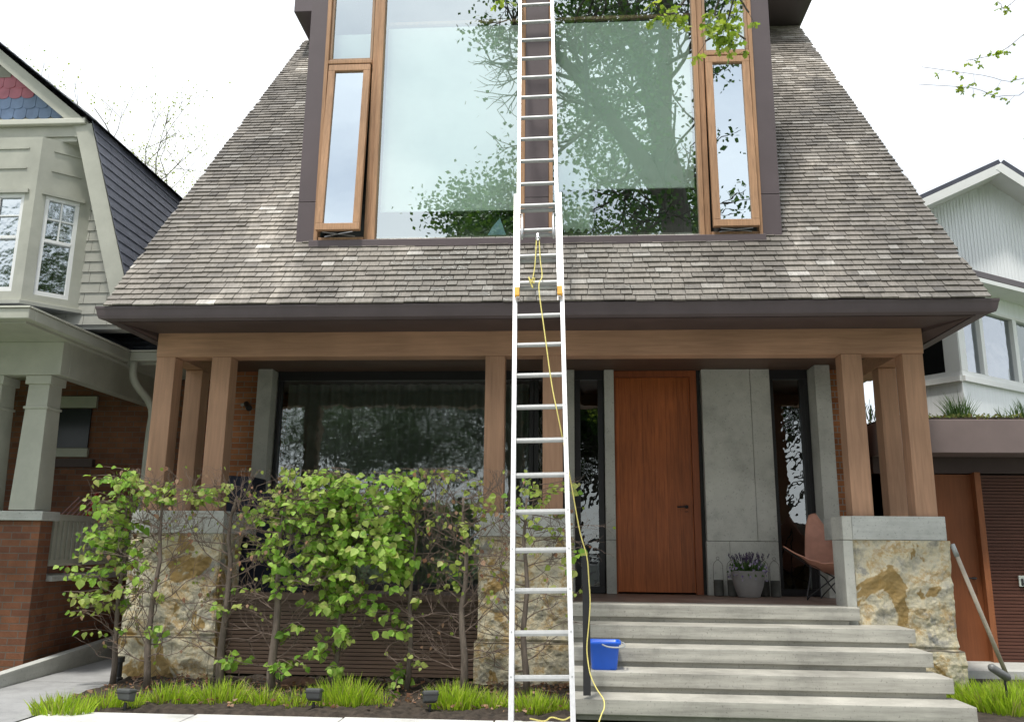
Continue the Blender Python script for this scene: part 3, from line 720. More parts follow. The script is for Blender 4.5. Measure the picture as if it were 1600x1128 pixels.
# security camera, covered furniture
sc_ = thing('security_camera', (-4.12, WY-.03, 3.08), 'small dome ended security camera on the porch brick wall', 'camera')
MB().tube([(-4.25,WY-.03,3.12),(-4.16,WY-.10,3.13)], .018, 8).build('bracket', M['grey_plastic'], sc_)
MB().tube([(-4.17,WY-.08,3.13),(-4.08,WY-.20,3.05)], [.035,.04], 12).build('housing', M['black'], sc_)
cvt = thing('covered_grill', (-3.7, 9.9, FL), 'dark navy cloth covered furniture at the left end of the porch', 'covered furniture')
cvm = plain('navy_cover_cloth', (.018, .022, .04), .8, 0, .2, 5, .3)
MB().hexa([(-4.25,9.75,FL),(-3.73,9.75,FL),(-3.73,10.3,FL),(-4.25,10.3,FL)],[(-4.22,9.8,2.16),(-3.74,9.8,2.14),(-3.74,10.28,2.14),(-4.22,10.28,2.16)]).build('tall_cover', cvm, cvt, bevel=.02)
MB().hexa([(-3.72,9.78,FL),(-3.05,9.78,FL),(-3.05,10.28,FL),(-3.72,10.28,FL)],[(-3.72,9.8,1.98),(-3.12,9.8,1.97),(-3.12,10.25,1.97),(-3.72,10.25,1.98)]).build('low_cover', cvm, cvt, bevel=.02)

# ------------------------------------------------------------------ garden: spot lights, rock, grass
def spot(x, y, rz, label):
    t = thing('garden_spotlight', (x, y, .03), label, 'garden light', 'grey spotlights in the planting bed')
    MB().tube([(x,y,.02),(x,y,.10)], .012, 8).build('stake', M['black'], t)
    mb = MB().hexa([(x-.055,y+.04,.10),(x+.055,y+.04,.10),(x+.055,y-.04,.13),(x-.055,y-.04,.13)],[(x-.06,y+.06,.20),(x+.06,y+.06,.20),(x+.065,y-.05,.215),(x-.065,y-.05,.215)])
    h_ = mb.build('lamp_head', plain('weathered_grey_metal', (.10, .105, .105), .6, .2), t, bevel=.012)
    MB().box(x-.066,x+.066,y-.056,y+.062,.178,.185).build('rim', M['black'], t)
    return t
s0 = at(490,1098,7.28)
sp1 = spot(s0.x, 7.28, 0, 'grey garden spotlight between the two largest grass clumps in the bed')
s1 = at(672,1098,7.30); dup(sp1, (s1.x, 7.30, .03), 'grey garden spotlight close left of the grass clump beside the ladder', rz=.3)
s2 = at(195,1110,7.12); dup(sp1, (s2.x, 7.12, .02), 'grey garden spotlight at the left front of the bed before the stone pier', rz=-.2)
s3 = at(172,1055,8.4)
tag(MB().lathe((s3.x,8.55,0),[(.05,0),(.05,.06),(.035,.07),(.035,.2),(.05,.21),(.05,.26)],12).build('bollard_light', M['black'], loc=(s3.x,8.55,0)), 'small black light fitting beside the left stone pier', 'garden light')
def rock(x, y, sx, sy, sz, label, mat):
    bm = bmesh.new(); bmesh.ops.create_icosphere(bm, subdivisions=3, radius=1)
    mb = MB()
    for v in bm.verts:
        c = v.co; k = 1+.25*noise.noise(c*1.3+Vector((x*9, 0, 0)))+.08*noise.noise(c*4)
        mb.v.append((x+c.x*sx*k, y+c.y*sy*k, .04+c.z*sz*k))
    for f in bm.faces: mb.f.append(tuple(v.index for v in f.verts))
    bm.free(); return tag(mb.build('rock', mat, loc=(x, y, 0), smooth=False), label, 'rock')
r0 = at(470,1062,8.45); rock(r0.x, 8.45, .17, .12, .09, 'reddish brown rock behind the grass below the slatted skirt', plain('red_rock', (.16, .09, .065), .9, 0, .3, 6, .6))
def tuft(x, y, w_, d_, n, h, mat, label, group, name='grass_clump'):
    mb = MB(); mb.noflip = True
    for k in range(n):
        a = rnd(0, 6.28); r_ = math.sqrt(random.random()); px = x+r_*math.cos(a)*w_; py = y+r_*math.sin(a)*d_
        hh = h*1.02*rnd(.5, 1.15)*(1-.35*r_*r_); ln_ = Vector((math.cos(a)*r_*.35+rnd(-.28,.28), math.sin(a)*r_*.3+rnd(-.28,.28), 1)).normalized()
        side = ln_.cross(Vector((rnd(-1,1), rnd(-1,1), 0)).normalized()).normalized(); ww = rnd(.0035, .0065)
        p0 = Vector((px, py, .01)); p1 = p0+ln_*hh*.55; p2 = p0+ln_*hh+Vector((ln_.x, ln_.y, 0))*hh*.35
        mb.add([p0-side*ww, p0+side*ww, p1+side*ww*.9, p2, p1-side*ww*.9], [(0,1,2,4),(4,2,3)])
    return tag(mb.build(name, mat, loc=(x, y, 0)), label, 'grass', group)
GG = 'lime green grass clumps along the front bed'
TD = [(100,7.2,.22,.14,420,.19,'lime grass clump at the far left corner of the bed by the paving'),
 (170,7.45,.12,.12,170,.19,'small lime grass clump just left of the front left spotlight'),
 (215,7.5,.07,.10,90,.18,'thin lime grass clump just right of the front left spotlight'),
 (268,7.7,.20,.13,300,.21,'lime grass clump below the left stone pier'),
 (345,7.75,.24,.14,420,.24,'broad lime grass clump left of the middle trunks'),
 (415,7.7,.12,.11,180,.19,'lime grass clump in front of the trunk left of the centre spotlight'),
 (462,7.65,.11,.10,110,.20,'thin lime grass clump close left of the centre spotlight'),
 (540,7.75,.26,.16,620,.27,'tall dense lime grass clump right of the centre spotlight'),
 (597,7.7,.06,.08,30,.2,'sparse few-bladed grass clump right of the tall dense clump'),
 (712,7.75,.20,.15,560,.26,'bright dense grass clump right of the spotlight near the ladder'),
 (765,7.75,.14,.12,240,.21,'lime grass clump against the ladder left rail'),
 (830,7.7,.16,.12,330,.2,'lime grass clump seen between the ladder rails'),
 (868,7.72,.12,.10,170,.17,'low lime grass clump at the ladder right rail')]
for px, Y, a, b, n, h, lb in TD: tuft(at(px, 1090, Y-.22).x, Y-.22, a*1.08, b, int(n*1.15), h, M['grass'], lb, GG)
for k, (px, Y, lb) in enumerate([(1535,8.3,'lime grass clump just right of the bottom concrete step'),(1572,8.1,'lime grass clump around the foot of the drooping garden lamp'),(1610,8.5,'lime grass clump at the right edge below the leaning pole')]):
    tuft(at(px,1100,Y).x, Y, .28, .30, 1000, .24, M['grass'], lb, 'lime grass right of the steps')
lt = MB(); lt.noflip = True
for k in range(900):
    x = rnd(-4.3,-.02); y = rnd(7.3,8.7)
    blade_leaf(lt, Vector((x,y,rnd(.05,.09))), Vector((rnd(-1,1),rnd(-1,1),rnd(-.1,.35))), rnd(.025,.06), rnd(.012,.03))
tag(lt.build('leaf_litter', M['leaf_dead'], loc=(-2.2,8,0)), 'dry brown leaves scattered over the planting bed', 'leaf litter', kind='stuff')
tl = MB()
for k in range(60):
    x = rnd(-4.2,-.1); y = rnd(7.35,8.6); a = rnd(0,3.1); l = rnd(.1,.4)
    tl.tube([(x,y,.08),(x+l*.5*math.cos(a),y+l*.5*math.sin(a),.08+rnd(.01,.08)),(x+l*math.cos(a),y+l*math.sin(a),.07)], .003, 4)
tag(tl.build('fallen_twigs', M['twig'], loc=(-2.2,8,0)), 'thin fallen twigs lying on the planting bed', 'twigs', kind='stuff')

# pole and drooping lamp on the right
pl = thing('leaning_pole', (4.30, 9.0, 0), 'pale wooden pole leaning against the right stone pier', 'pole')
pa, pb = at(1586,1085,8.95), Vector((3.80, 8.82, 1.32))
MB().tube([pa, pb], .021, 12).build('shaft', plain('pale_pole_wood', (.42, .37, .30), .6), pl, smooth=True)
MB().tube([pb, pb+(pb-pa).normalized()*.12], .024, 12).build('grip', M['grey_plastic'], pl, smooth=True)
la = thing('drooping_garden_lamp', (at(1580,1128,8.0).x, 8.0, 0), 'grey bullet shaped garden lamp drooping on a thin stake at right', 'garden light')
q0, q1, q2 = at(1582,1150,8.0), at(1570,1062,8.0), at(1549,1042,7.95)
q3 = at(1574,1058,8.0)
MB().tube([Vector((q0.x,8,0)), q1], .010, 8).build('stake', M['black'], la)
MB().tube([q3+(q3-q2)*.1, q3, q2, q2+(q2-q3)*.12], [.024,.036,.034,.02], 14).build('lamp_head', plain('worn_grey_metal', (.16,.165,.165), .5, .3), la, smooth=True)

# ------------------------------------------------------------------ hedge of trained trees
def heart(mb, p, d, nrm_, s):
    d = d.normalized(); n = nrm_ - d*nrm_.dot(d)
    if n.length < .05: n = Vector((.3, -1, .2)) - d*Vector((.3, -1, .2)).dot(d)
    n.normalize(); b = d.cross(n); f = rnd(.12, .3)
    prof = [(0, 0), (.28, .42), (.55, .50), (.82, .30), (1.08, 0)]
    base = len(mb.v); vs = []
    for t, w_ in prof: vs.append(p + d*t*s - n*(t*t)*s*rnd(.10, .2))
    for t, w_ in prof[1:4]: vs.append(p + d*(t-.06)*s + b*w_*s*.92 + n*w_*s*f - n*(t*t)*s*.15)
    for t, w_ in prof[1:4]: vs.append(p + d*(t-.06)*s - b*w_*s*.92 + n*w_*s*f - n*(t*t)*s*.15)
    mb.add(vs, [(0,1,5),(1,2,6,5),(2,3,7,6),(3,4,7),(0,8,1),(1,8,9,2),(2,9,10,3),(3,10,4)])
HY = 8.12
trunks = [(172, 8.2, .9), (226, 8.05, 1.0), (343, 8.15, 1.15), (424, 8.05, 1.2), (523, 8.15, .9), (637, 8.2, .9), (722, 8.1, 1.1), (820, 8.15, 1.0)]
hl = ['leftmost leafy shrub of the hedge, spreading over the left driveway', 'twiggy shrub in front of the left stone pier cap', 'bare twiggy shrub at the right edge of the left stone pier',
      'leafy trained shrub with the thickest trunk, left of the dense centre', 'densest bright leafy shrub in the middle of the hedge', 'thin leafy shrub in the hedge right of the dense centre',
      'sparse shrub with pale upright trunk left of the centre pier', 'sparse twiggy shrub behind the ladder before the centre pier']
cl = [ # px, py, rx, ry, n, kind
 (185,742,45,16,70,0),(165,790,35,35,90,0),(150,835,45,28,60,0),(125,885,42,25,42,0),(110,935,30,20,28,1),(178,905,40,35,30,0),(150,965,45,25,20,1),(215,745,20,15,14,1),(170,860,50,60,45,0),(205,800,25,45,20,0),
 (262,752,25,12,20,1),(305,770,36,13,52,1),(250,775,16,10,8,0),(245,985,18,12,10,0),(215,870,30,30,14,0),(350,760,22,10,6,1),(240,905,40,60,12,1),
 (398,798,30,22,42,1),(385,845,22,25,18,1),(452,738,22,16,22,1),(440,772,25,18,24,1),(378,930,22,14,10,1),(345,950,22,10,10,0),(425,830,25,50,40,0),(430,880,25,30,28,0),(365,1030,34,9,20,0),(450,905,30,25,30,0),
 (505,760,55,28,120,0),(480,800,60,38,150,0),(560,775,60,36,150,0),(610,752,40,22,70,0),(575,835,70,45,230,0),(520,865,60,45,150,0),(615,872,30,42,90,0),(478,860,35,45,70,0),(550,930,45,25,60,0),(500,935,45,20,50,0),
 (590,960,20,25,22,0),(515,995,36,16,34,0),(462,985,22,14,12,0),(535,1045,30,12,12,0),(455,1040,28,14,18,0),(480,1015,18,14,14,0),(600,810,50,50,90,0),(535,880,70,60,110,0),
 (680,742,32,18,30,1),(660,790,30,30,24,1),(628,985,22,14,12,1),(640,930,20,30,10,1),(612,1062,10,22,14,0),(655,1040,18,12,8,1),(700,800,25,25,12,1),(715,868,30,14,12,1),(625,770,22,22,30,0),
 (735,858,22,18,20,1),(760,780,30,22,18,1),(710,920,30,30,6,1),(745,745,25,15,8,1),(730,815,25,20,10,1),(685,900,30,30,6,1),
 (815,762,30,18,22,1),(845,800,35,20,26,1),(885,780,25,20,20,1),(908,762,12,20,10,1),(912,862,12,12,10,0),(830,845,30,20,6,1),(800,790,22,25,12,1),(870,830,25,15,10,1),(900,905,6,40,8,1)]
def nearest(px): return min(range(len(trunks)), key=lambda i: abs(trunks[i][0]-px-(0)))
per = {i: [] for i in range(len(trunks))}
for c in cl: per[nearest(c[0])].append(c)
for i, (px, Y, sz) in enumerate(trunks):
    b = at(px, 1080, Y); tr_x = b.x
    t = thing('hedge_shrub', (tr_x, Y, .03), hl[i], 'shrub', 'trained shrubs forming the front hedge')
    topz = 1.92
    tp = []; k = 9
    for j in range(k+1):
        z = .0+(topz-.1)*j/k; tp.append(Vector((tr_x+.02*math.sin(j*1.3+i)+.01*rnd(-1,1)*j/4, Y+.02*math.cos(j*1.7+i), z)))
    MB().tube(tp, [(.034-.0026*j)*(sz**1.4) for j in range(k+1)], 9).build('trunk', M['bark'], t, smooth=True)
    tw = MB(); tips = []
    def grow(p, d, r_, l, dep):
        pts = [p]; q = p; dd = d.normalized(); n = 4
        for _ in range(n):
            dd = (dd+Vector((rnd(-.35,.35), rnd(-.25,.25), rnd(-.22,.30)))).normalized(); q = q+dd*l/n
            if q.y > 8.55: q.y = 8.55
            if q.y < 7.65: q.y = 7.65
            if q.z > topz+.16: q.z = topz+.16-rnd(0,.05)
            pts.append(q)
        tw.tube(pts, [r_*(1-.13*m) for m in range(n+1)], 4 if r_ < .006 else 5, cap=False)
        tips.append((pts[-1], dd))
        if dep > 0:
            for _ in range(random.choice((2, 2, 3, 3))):
                m = random.randint(1, n); dn = (dd+Vector((rnd(-.9,.9), rnd(-.5,.5), rnd(-.5,.8)))).normalized()
                grow(pts[m], dn, r_*.6, l*rnd(.5,.85), dep-1)
    nb = 26
    for j in range(nb):
        z = .25+(topz-.35)*(j+rnd(0,.8))/nb; f = z/topz; idx = min(k-1, int(f*k*1.02)); p = tp[idx].lerp(tp[idx+1], rnd(0,1)); p = Vector((p.x, p.y, z))
        sd_ = 1 if j % 2 else -1
        grow(p, Vector((sd_*rnd(.5,1), rnd(-.5,.4), rnd(-.05,.7))), .0062*sz, rnd(.22,.42), 3 if z > .7 else 2)
    for j in range(10): grow(tp[-2]+Vector((rnd(-.3,.3),rnd(-.1,.1),rnd(-.25,-.05))), Vector((rnd(-.6,.6), rnd(-.2,.2), 1)), .004, rnd(.18,.32), 2)
    lf0 = MB(); lf1 = MB(); lf2 = MB()
    for m in (lf0, lf1, lf2): m.noflip = True
    for (cx_, cy_, rx, ry, n, kind) in per[i]:
        left = n*(1.45 if cx_ < 620 and cx_ > 380 else 1.15 if cx_ < 620 else .9)
        while left > 0:
            a = rnd(0, 6.28); rr = math.sqrt(random.random()); qx, qy = cx_+rx*rr*math.cos(a), cy_+ry*rr*math.sin(a)
            p = at(qx, qy, rnd(7.78, 8.35)); sprig = random.randint(3, 6)
            ctr = Vector((tr_x, Y, max(.3, p.z-rnd(.02,.25)))); 
            dirv = (p-ctr); dirv.z *= .4
            if dirv.length > .25: dirv = dirv.normalized()*.25
            dirv = dirv+Vector((rnd(-.08,.08), rnd(-.12,.05), rnd(-.05,.02)))
            pts = [p-dirv, p-dirv*.5+Vector((0,0,.02)), p]
            if abs(p.x-tr_x) < .9: pts = [Vector((tr_x,Y,pts[0].z-.03)).lerp(pts[0], .55)] + pts
            tw.tube(pts, [.0035]*(len(pts)-1)+[.0018], 4, cap=False)
            for s_ in range(sprig):
                f = 1-s_/sprig; base = p-dirv*(1-f)
                ou_ = Vector((rnd(-1,1), rnd(-.9,.4), rnd(-1.15,.15))).normalized()
                tgt = lf1 if (kind == 1 and random.random() < .75) or random.random() < .24 else lf0
                heart(tgt, base+ou_*.012, ou_, Vector((rnd(-.5,.5), rnd(-1.2,-.3), rnd(.2,1.3))), rnd(.036,.092)*(1 if kind == 0 else .85))
            left -= sprig
    for (p, d) in tips:
        if random.random() < .045: heart(lf2, p, Vector((rnd(-.6,.6), rnd(-.3,.3), -1)), Vector((rnd(-1,1),-1,.3)), rnd(.02,.055))
        elif random.random() < .09: heart(lf1, p, Vector((rnd(-.6,.6), rnd(-.3,.3), -.6)), Vector((rnd(-1,1),-1,.8)), rnd(.025,.045))
    tw.noflip = True
    tw.build('twigs', M['twig'], t)
    if lf0.f: lf0.build('green_leaves', M['leaf'], t)
    if lf1.f: lf1.build('young_leaves', M['leaf_yel'], t)
    if lf2.f: lf2.build('dry_leaves', M['leaf_dead'], t)

# ------------------------------------------------------------------ neighbour on the left
nb = thing('neighbour_house', (-7.5, 10, 0), 'sage green shingled house with bay window, gambrel roof and porch at left', 'house')
def nbb(mb, name, mat, **k): return mb.build(name, M[mat] if isinstance(mat, str) else mat, nb, **k)
GY = 9.60
# gable wall: gambrel outline
knee = Vector((-6.02, GY, 6.46)); foot = Vector((-5.20, GY, 3.9)); apx = Vector((-9.6, GY, 9.42)); 
knL = Vector((-13.2, GY, 6.46)); ftL = Vector((-14.0, GY, 3.9))
nbb(MB().slab([foot+Vector((-.12,.02,0)), knee+Vector((-.12,.02,0)), apx+Vector((0,.02,-.15)), knL+Vector((.12,.02,0)), ftL+Vector((.12,.02,0))], (0,.2,0)), 'gable_wall', 'nb_siding')
# wall shingles as real courses, right of bay and in the gable
sg = MB(); z = 3.95
while z < 6.4:
    xe = foot.x + (knee.x-foot.x)*(z-foot.z)/(knee.z-foot.z) - .12
    x = -6.15-rnd(0,.2)
    while x < xe:
        wd = rnd(.16,.34); x1 = min(x+wd-.005, xe)
        if x1-x > .03: sg.hexa([(x,GY-.012,z),(x1,GY-.012,z),(x1,GY+.02,z),(x,GY+.02,z)], [(x,GY+.0,z+.134),(x1,GY+.0,z+.134),(x1,GY+.02,z+.134),(x,GY+.02,z+.134)])
        x += wd
    z += .135
def scall(mb, z, x0, x1, w_=.17, h=.20, y=GY-.02, round_=True):
    x = x0
    while x < x1:
        pts = [(x, y, z+h), (x+w_-.006, y, z+h)]
        if round_: pts += [(x+w_/2-.003+(w_/2-.003)*math.cos(t), y, z+.04-.04*math.sin(t)) for t in [math.pi*k/6 for k in range(7)]]
        else: pts += [(x+w_-.006, y, z), (x, y, z)]
        mb.slab([(a, b-.0-.012*(1-(c-z)/h), c) for a, b, c in pts], (0,.016,0)); x += w_
def gx(z): return apx.x + (knee.x-apx.x)*(apx.z-z)/(apx.z-knee.z) - .04
nbb(sg, 'wall_shingles', 'nb_siding')
sg2 = MB(); scall(sg2, 6.53, -9.5, gx(6.7), .22, .19, round_=False); nbb(sg2, 'gable_shingles', 'nb_siding')
b1 = MB(); scall(b1, 6.70, -9.4, gx(6.88)); scall(b1, 6.85, -9.46, gx(7.05)); nbb(b1, 'blue_scallops', 'scal_blue')
b2 = MB(); scall(b2, 7.00, -9.5, gx(7.22)); scall(b2, 7.15, -9.43, gx(7.38)); nbb(b2, 'rose_scallops', 'scal_red')
b3 = MB(); [scall(b3, 7.31+.15*k, -9.5, gx(7.55+.16*k), .2, .17, round_=False) for k in range(8)]; nbb(b3, 'gable_shingles', 'nb_siding')
# rakes
rk = MB()
def rake(a, b, y0=GY-.32, y1=GY-.05, t=.15):
    d = (b-a).normalized(); n = Vector((-d.z, 0, d.x));
    if n.z > 0: n = -n
    A = Vector((a.x, y0, a.z)); B = Vector((b.x, y0, b.z))
    rk.slab([A, B, B+n*t, A+n*t], (0, y1-y0, 0))
rake(apx, knee+Vector((.09,0,-.03))); rake(knee+Vector((.09,0,.0)), foot+Vector((.09,0,0)), GY-.326, t=.21)
rake(apx, knL+Vector((-.09,0,-.03))); rake(knL+Vector((-.09,0,0)), ftL, GY-.326, t=.21)
rk.box(-13.2, knee.x-.05, GY-.30, GY+.0, 6.30, 6.44)
rk.box(knee.x-.12, knee.x+.06, GY-.311, GY-.04, 6.29, 6.435)
nbb(rk, 'rake_boards', 'nb_trim')
nbb(MB().box(-13.2, knee.x+.02, GY-.36, GY-.0, 6.445, 6.52), 'cornice', 'nb_trim_lt', bevel=.01)
nbb(MB().box(-13.2, knee.x-.1, GY-.28, GY+.02, 6.24, 6.298), 'eave_soffit', 'nb_trim')
# roof sides, as shingle courses
rf = MB()
def courses(a, b, y0, y1, e=.15, th=.006):
    d = (b-a); L_ = d.length; d.normalize(); n = Vector((d.z, 0, -d.x)); n = n if n.x > 0 else -n
    k = int(L_/e)
    for i in range(k+1):
        p = b - d*(e*(i+1)); q = b - d*(e*i)
        if (q-a).dot(d) < e*.3: break
        y = y0
        while y < y1:
            y2 = min(y+rnd(.25,.36), y1)
            rf.slab([Vector((q.x,y,q.z))+n*th*1.6, Vector((q.x,y2-.006,q.z))+n*th*1.6, Vector((p.x,y2-.006,p.z))+n*.002, Vector((p.x,y,p.z))+n*.002], -n*th); y = y2
kr = knee+Vector((.12,0,0)); fr2 = foot+Vector((.12,0,0)); ar = apx+Vector((.0,0,.06))
courses(kr, fr2, GY-.36, 14.6); courses(ar, kr+Vector((.05,0,.0)), GY-.40, 14.6)
nbb(rf, 'gambrel_roof', 'slate')
nbb(MB().slab([Vector((apx.x,GY+.22,apx.z)), Vector((knee.x+.09,GY+.22,knee.z)), Vector((foot.x+.09-.2,GY+.22,4.6)), Vector((-5.95,GY+.22,4.6)), Vector((-14,GY+.22,4.6)), Vector((ftL.x,GY+.22,ftL.z)), Vector((knL.x,GY+.22,knL.z))], (0,4.8,0)), 'roof_body', 'under')
# bay
BYF, bz0, bz1 = 9.18, 4.14, 6.24
c0, c1 = Vector((-6.47, BYF, 0)), Vector((-6.0, GY, 0)); cL0, cL1 = Vector((-8.2, BYF, 0)), Vector((-8.67, GY, 0))
def Z(v, z): return Vector((v.x, v.y, z))
ply = [c1, c0, cL0, cL1]
bw = MB()
def wallstrip(a, b, z0, z1, t=.0):
    n = (b-a).cross(Vector((0,0,1))).normalized(); 
    bw.slab([Z(a,z0),Z(b,z0),Z(b,z1),Z(a,z1)], n*-.05)
def facewin(a, b, s0, s1, z0, z1, name='bay_window'):
    # wall face a->b with a window hole from s0..s1 (metres along)
    d = (b-a); L_ = d.length; d.normalize()
    out = Vector((d.y, -d.x, 0));
    if out.y > 0: out = -out
    def P(s, z, o=0): q = a+d*s+out*o; return Vector((q.x, q.y, z))
    def pl_(sa, sb, za, zb, o0, o1, mb):
        mb.hexa([P(sa,za,o0),P(sb,za,o0),P(sb,za,o1),P(sa,za,o1)],[P(sa,zb,o0),P(sb,zb,o0),P(sb,zb,o1),P(sa,zb,o1)])
    pl_(0,s0,bz0,bz1,-.06,0,bw); pl_(s1,L_,bz0,bz1,-.06,0,bw); pl_(s0,s1,z1,bz1,-.06,0,bw); pl_(s0,s1,bz0,z0,-.06,0,bw)
    tr = MB(); t = .035
    pl_(s0-.05,s1+.05,z1+.001,z1+.05,.001,.03,tr); pl_(s0+.02, s1-.02, bz1-.42, bz1-.40, .001,.012,tr); pl_(s0+.02, s1-.02, bz1-.16, bz1-.14, .001,.012,tr)
    nbb(tr, 'window_trim', 'nb_trim')
    f = MB()
    zm = z0+(z1-z0)*.55
    for sa, sb, za, zb, o in ((s0,s1,z0,z0+.055,-.03),(s0,s1,z1-.045,z1,-.03),(s0,s0+.045,z0+.056,z1-.046,-.03),(s1-.045,s1,z0+.056,z1-.046,-.03),(s0+.046,s1-.046,zm-.02,zm+.02,-.025)):
        pl_(sa,sb,za,zb,o-.03,o+.02,f)
    sm_ = (s0+s1)/2; zq = (zm+z1)/2
    pl_(sm_-.009,sm_+.009,zm+.021,z1-.046,-.04,-.02,f); pl_(s0+.046,sm_-.01,zq-.009,zq+.009,-.04,-.02,f); pl_(sm_+.01,s1-.046,zq-.009,zq+.009,-.04,-.02,f)
    fr = nbb(f, name, 'white', bevel=.003)
    MB().poly([P(s0+.02,z0+.02,-.045),P(s1-.02,z0+.02,-.045),P(s1-.02,z1-.02,-.045),P(s0+.02,z1-.02,-.045)]).build('pane', M['glass_nb'], fr)
    dk = MB(); pl_(s0,s1,z0,z1,-.30,-.28,dk); dk.build('dark_room', M['interior'], fr)
facewin(c0, c1, .12, .50, 4.24, 5.50)
facewin(cL0, c0, .95, 1.73-.13, 4.26, 5.50)
facewin(cL1, cL0, .12, .50, 4.24, 5.50)
nbb(bw, 'bay_wall', 'nb_trim')
nbb(MB().slab([Z(c1,bz0-.05)+Vector((.06,0,0)),Z(c0,bz0-.05)+Vector((.03,-.06,0)),Z(cL0,bz0-.05)+Vector((-.03,-.06,0)),Z(cL1,bz0-.05)], (0,0,.05)), 'bay_sill', 'nb_trim', bevel=.004)
# porch roof
PZ = 3.60
A1, B1, E1 = Vector((-5.58, 8.08, PZ)), Vector((-5.58, 10.15, PZ)), Vector((-4.95, 10.15, PZ))
pr = MB()
def crs(p0, p1, up0, up1, e=.14):       # shingle courses on a planar quad: eave p0->p1, ridge up0->up1
    L_ = ((up0-p0).length+(up1-p1).length)/2; k = max(1, int(L_/e)); nn = (p1-p0).cross(up0-p0).normalized(); nn = nn if nn.z > 0 else -nn
    for i in range(k):
        a, b = p0.lerp(up0, i/k), p1.lerp(up1, i/k); c, d = p1.lerp(up1, (i+1.15)/k), p0.lerp(up0, (i+1.15)/k); w_ = (b-a).length; m = max(1, int(w_/.3)); off = rnd(0,1)/m
        for j in range(m):
            s0, s1 = min(1,max(0,j/m+off*(j>0))), min(1,(j+1)/m+off-.01/m*2 if j < m-1 else 1)
            pr.slab([a.lerp(b,s0)+nn*.018, a.lerp(b,s1)+nn*.018, d.lerp(c,s1)+nn*.003, d.lerp(c,s0)+nn*.003], -nn*.012)
crs(Vector((-9,8.06,PZ+.12)), Vector((-5.56,8.06,PZ+.12)), Vector((-9,GY-.4,PZ+.42)), Vector((-6.6,GY-.4,PZ+.42)))
crs(Vector((-5.56,8.06,PZ+.12)), Vector((-5.56,10.12,PZ+.12)), Vector((-6.6,GY-.4,PZ+.42)), Vector((-6.0,10.6,PZ+.42)))
crs(Vector((-7.2,10.12,PZ+.12)), Vector((-4.6,10.12,PZ+.12)), Vector((-7.2,11.0,4.42)), Vector((-4.6,11.0,4.42)))
nbb(pr, 'porch_roof', 'slate')
nbb(MB().box(-13,-5.64,8.14,GY+.2,PZ-.02,PZ+.11).box(-13,-5.64,GY+.2,11.4,PZ-.02,PZ+.10).box(-5.64,-4.6,10.2,11.4,PZ-.02,PZ+.11), 'porch_soffit', 'nb_trim')
gm = MB()
gm.box(-13,-5.54,8.02,8.135,PZ+.0,PZ+.115).box(-5.635,-5.54,8.136,10.13,PZ+.0,PZ+.115).box(-5.54,-4.6,10.06,10.16,PZ+.0,PZ+.115)
nbb(gm, 'porch_gutter', 'nb_trim', bevel=.012)
nbb(MB().box(-13,-5.53,8.005,8.04,PZ+.117,PZ+.135).box(-5.56,-5.525,8.04,10.05,PZ+.117,PZ+.135).box(-5.53,-4.6,10.04,10.08,PZ+.117,PZ+.135), 'gutter_lip', 'nb_trim_lt')
nbb(MB().box(-13,-5.72,8.95,9.12,3.20,PZ-.02).box(-5.87,-5.72,9.12,11.2,3.20,PZ-.02), 'porch_beam', 'nb_trim', bevel=.005)
# side wing wall
nbb(MB().box(-6.6,-4.72,11.0,11.2,3.6,5.6), 'wing_wall', 'nb_siding')
nbb(MB().box(-5.349,-4.75,11.2,18,0,3.6), 'side_wing', 'brick_nb')
def ncol(x, y, w_=.30):
    h = w_/2
    c = MB().hexa([(x-h,y-h,1.70),(x+h,y-h,1.70),(x+h,y+h,1.70),(x-h,y+h,1.70)],[(x-h*.8,y-h*.8,3.19),(x+h*.8,y-h*.8,3.19),(x+h*.8,y+h*.8,3.19),(x-h*.8,y+h*.8,3.19)])
    c.box(x-h,x+h,y-h,y+h,3.10,3.198).box(x-h*.95,x+h*.95,y-h*.95,y+h*.95,2.82,2.85)
    return nbb(c, 'porch_column', 'nb_trim', bevel=.006)
ncol(-5.98, 9.12); ncol(-6.54, 9.12); ncol(-8.6, 9.12)
nbb(MB().box(-9.5,-5.76,9.0,9.22,0,1.585), 'porch_pier', 'brick_nb')
nbb(MB().box(-9.5,-5.72,8.95,9.28,1.59,1.69), 'pier_cap', 'cap', bevel=.006)
nbb(MB().box(-5.98,-5.80,9.221,13,0,.93), 'porch_base', 'brick_nb')
nbb(MB().box(-6.05,-5.74,9.30,13,.935,1.0), 'base_coping', 'cap', bevel=.004)
nbb(MB().box(-9.5,-6.05,9.5,11.2,.8,.95), 'porch_deck', 'soffit')
rl = MB().box(-5.84,-5.78,9.29,11.1,1.60,1.67).box(-5.83,-5.79,9.29,11.1,1.10,1.17)
y = 9.32
while y < 11.1: rl.box(-5.825,-5.795,y,y+.055,1.17,1.60); y += .095
nbb(rl, 'porch_railing', 'nb_trim')
nbb(MB().box(-9.5,-5.35,11.2,11.4,0,3.6), 'porch_wall', 'brick_nb')
pw = nbb(MB().box(-7.30,-6.55,11.15,11.198,3.18,3.34).box(-7.35,-6.6,11.15,11.198,2.50,2.62).box(-7.30,-7.2,11.15,11.198,2.63,3.17), 'porch_window', 'nb_trim', bevel=.003)
MB().box(-7.19,-6.62,11.17,11.19,2.63,3.17).build('pane', M['glass_dim'], pw)
nbb(MB().box(-7.4,-6.5,11.13,11.198,2.36,2.47), 'window_stone_sill', 'soffit')
ds = [(-5.50,10.10,3.60),(-5.50,10.12,3.42),(-5.46,10.16,3.30),(-5.36,10.4,3.05),(-5.36,10.4,2.6),(-5.36,10.4,1.2),(-5.36,10.4,.15),(-5.36,10.2,.05)]
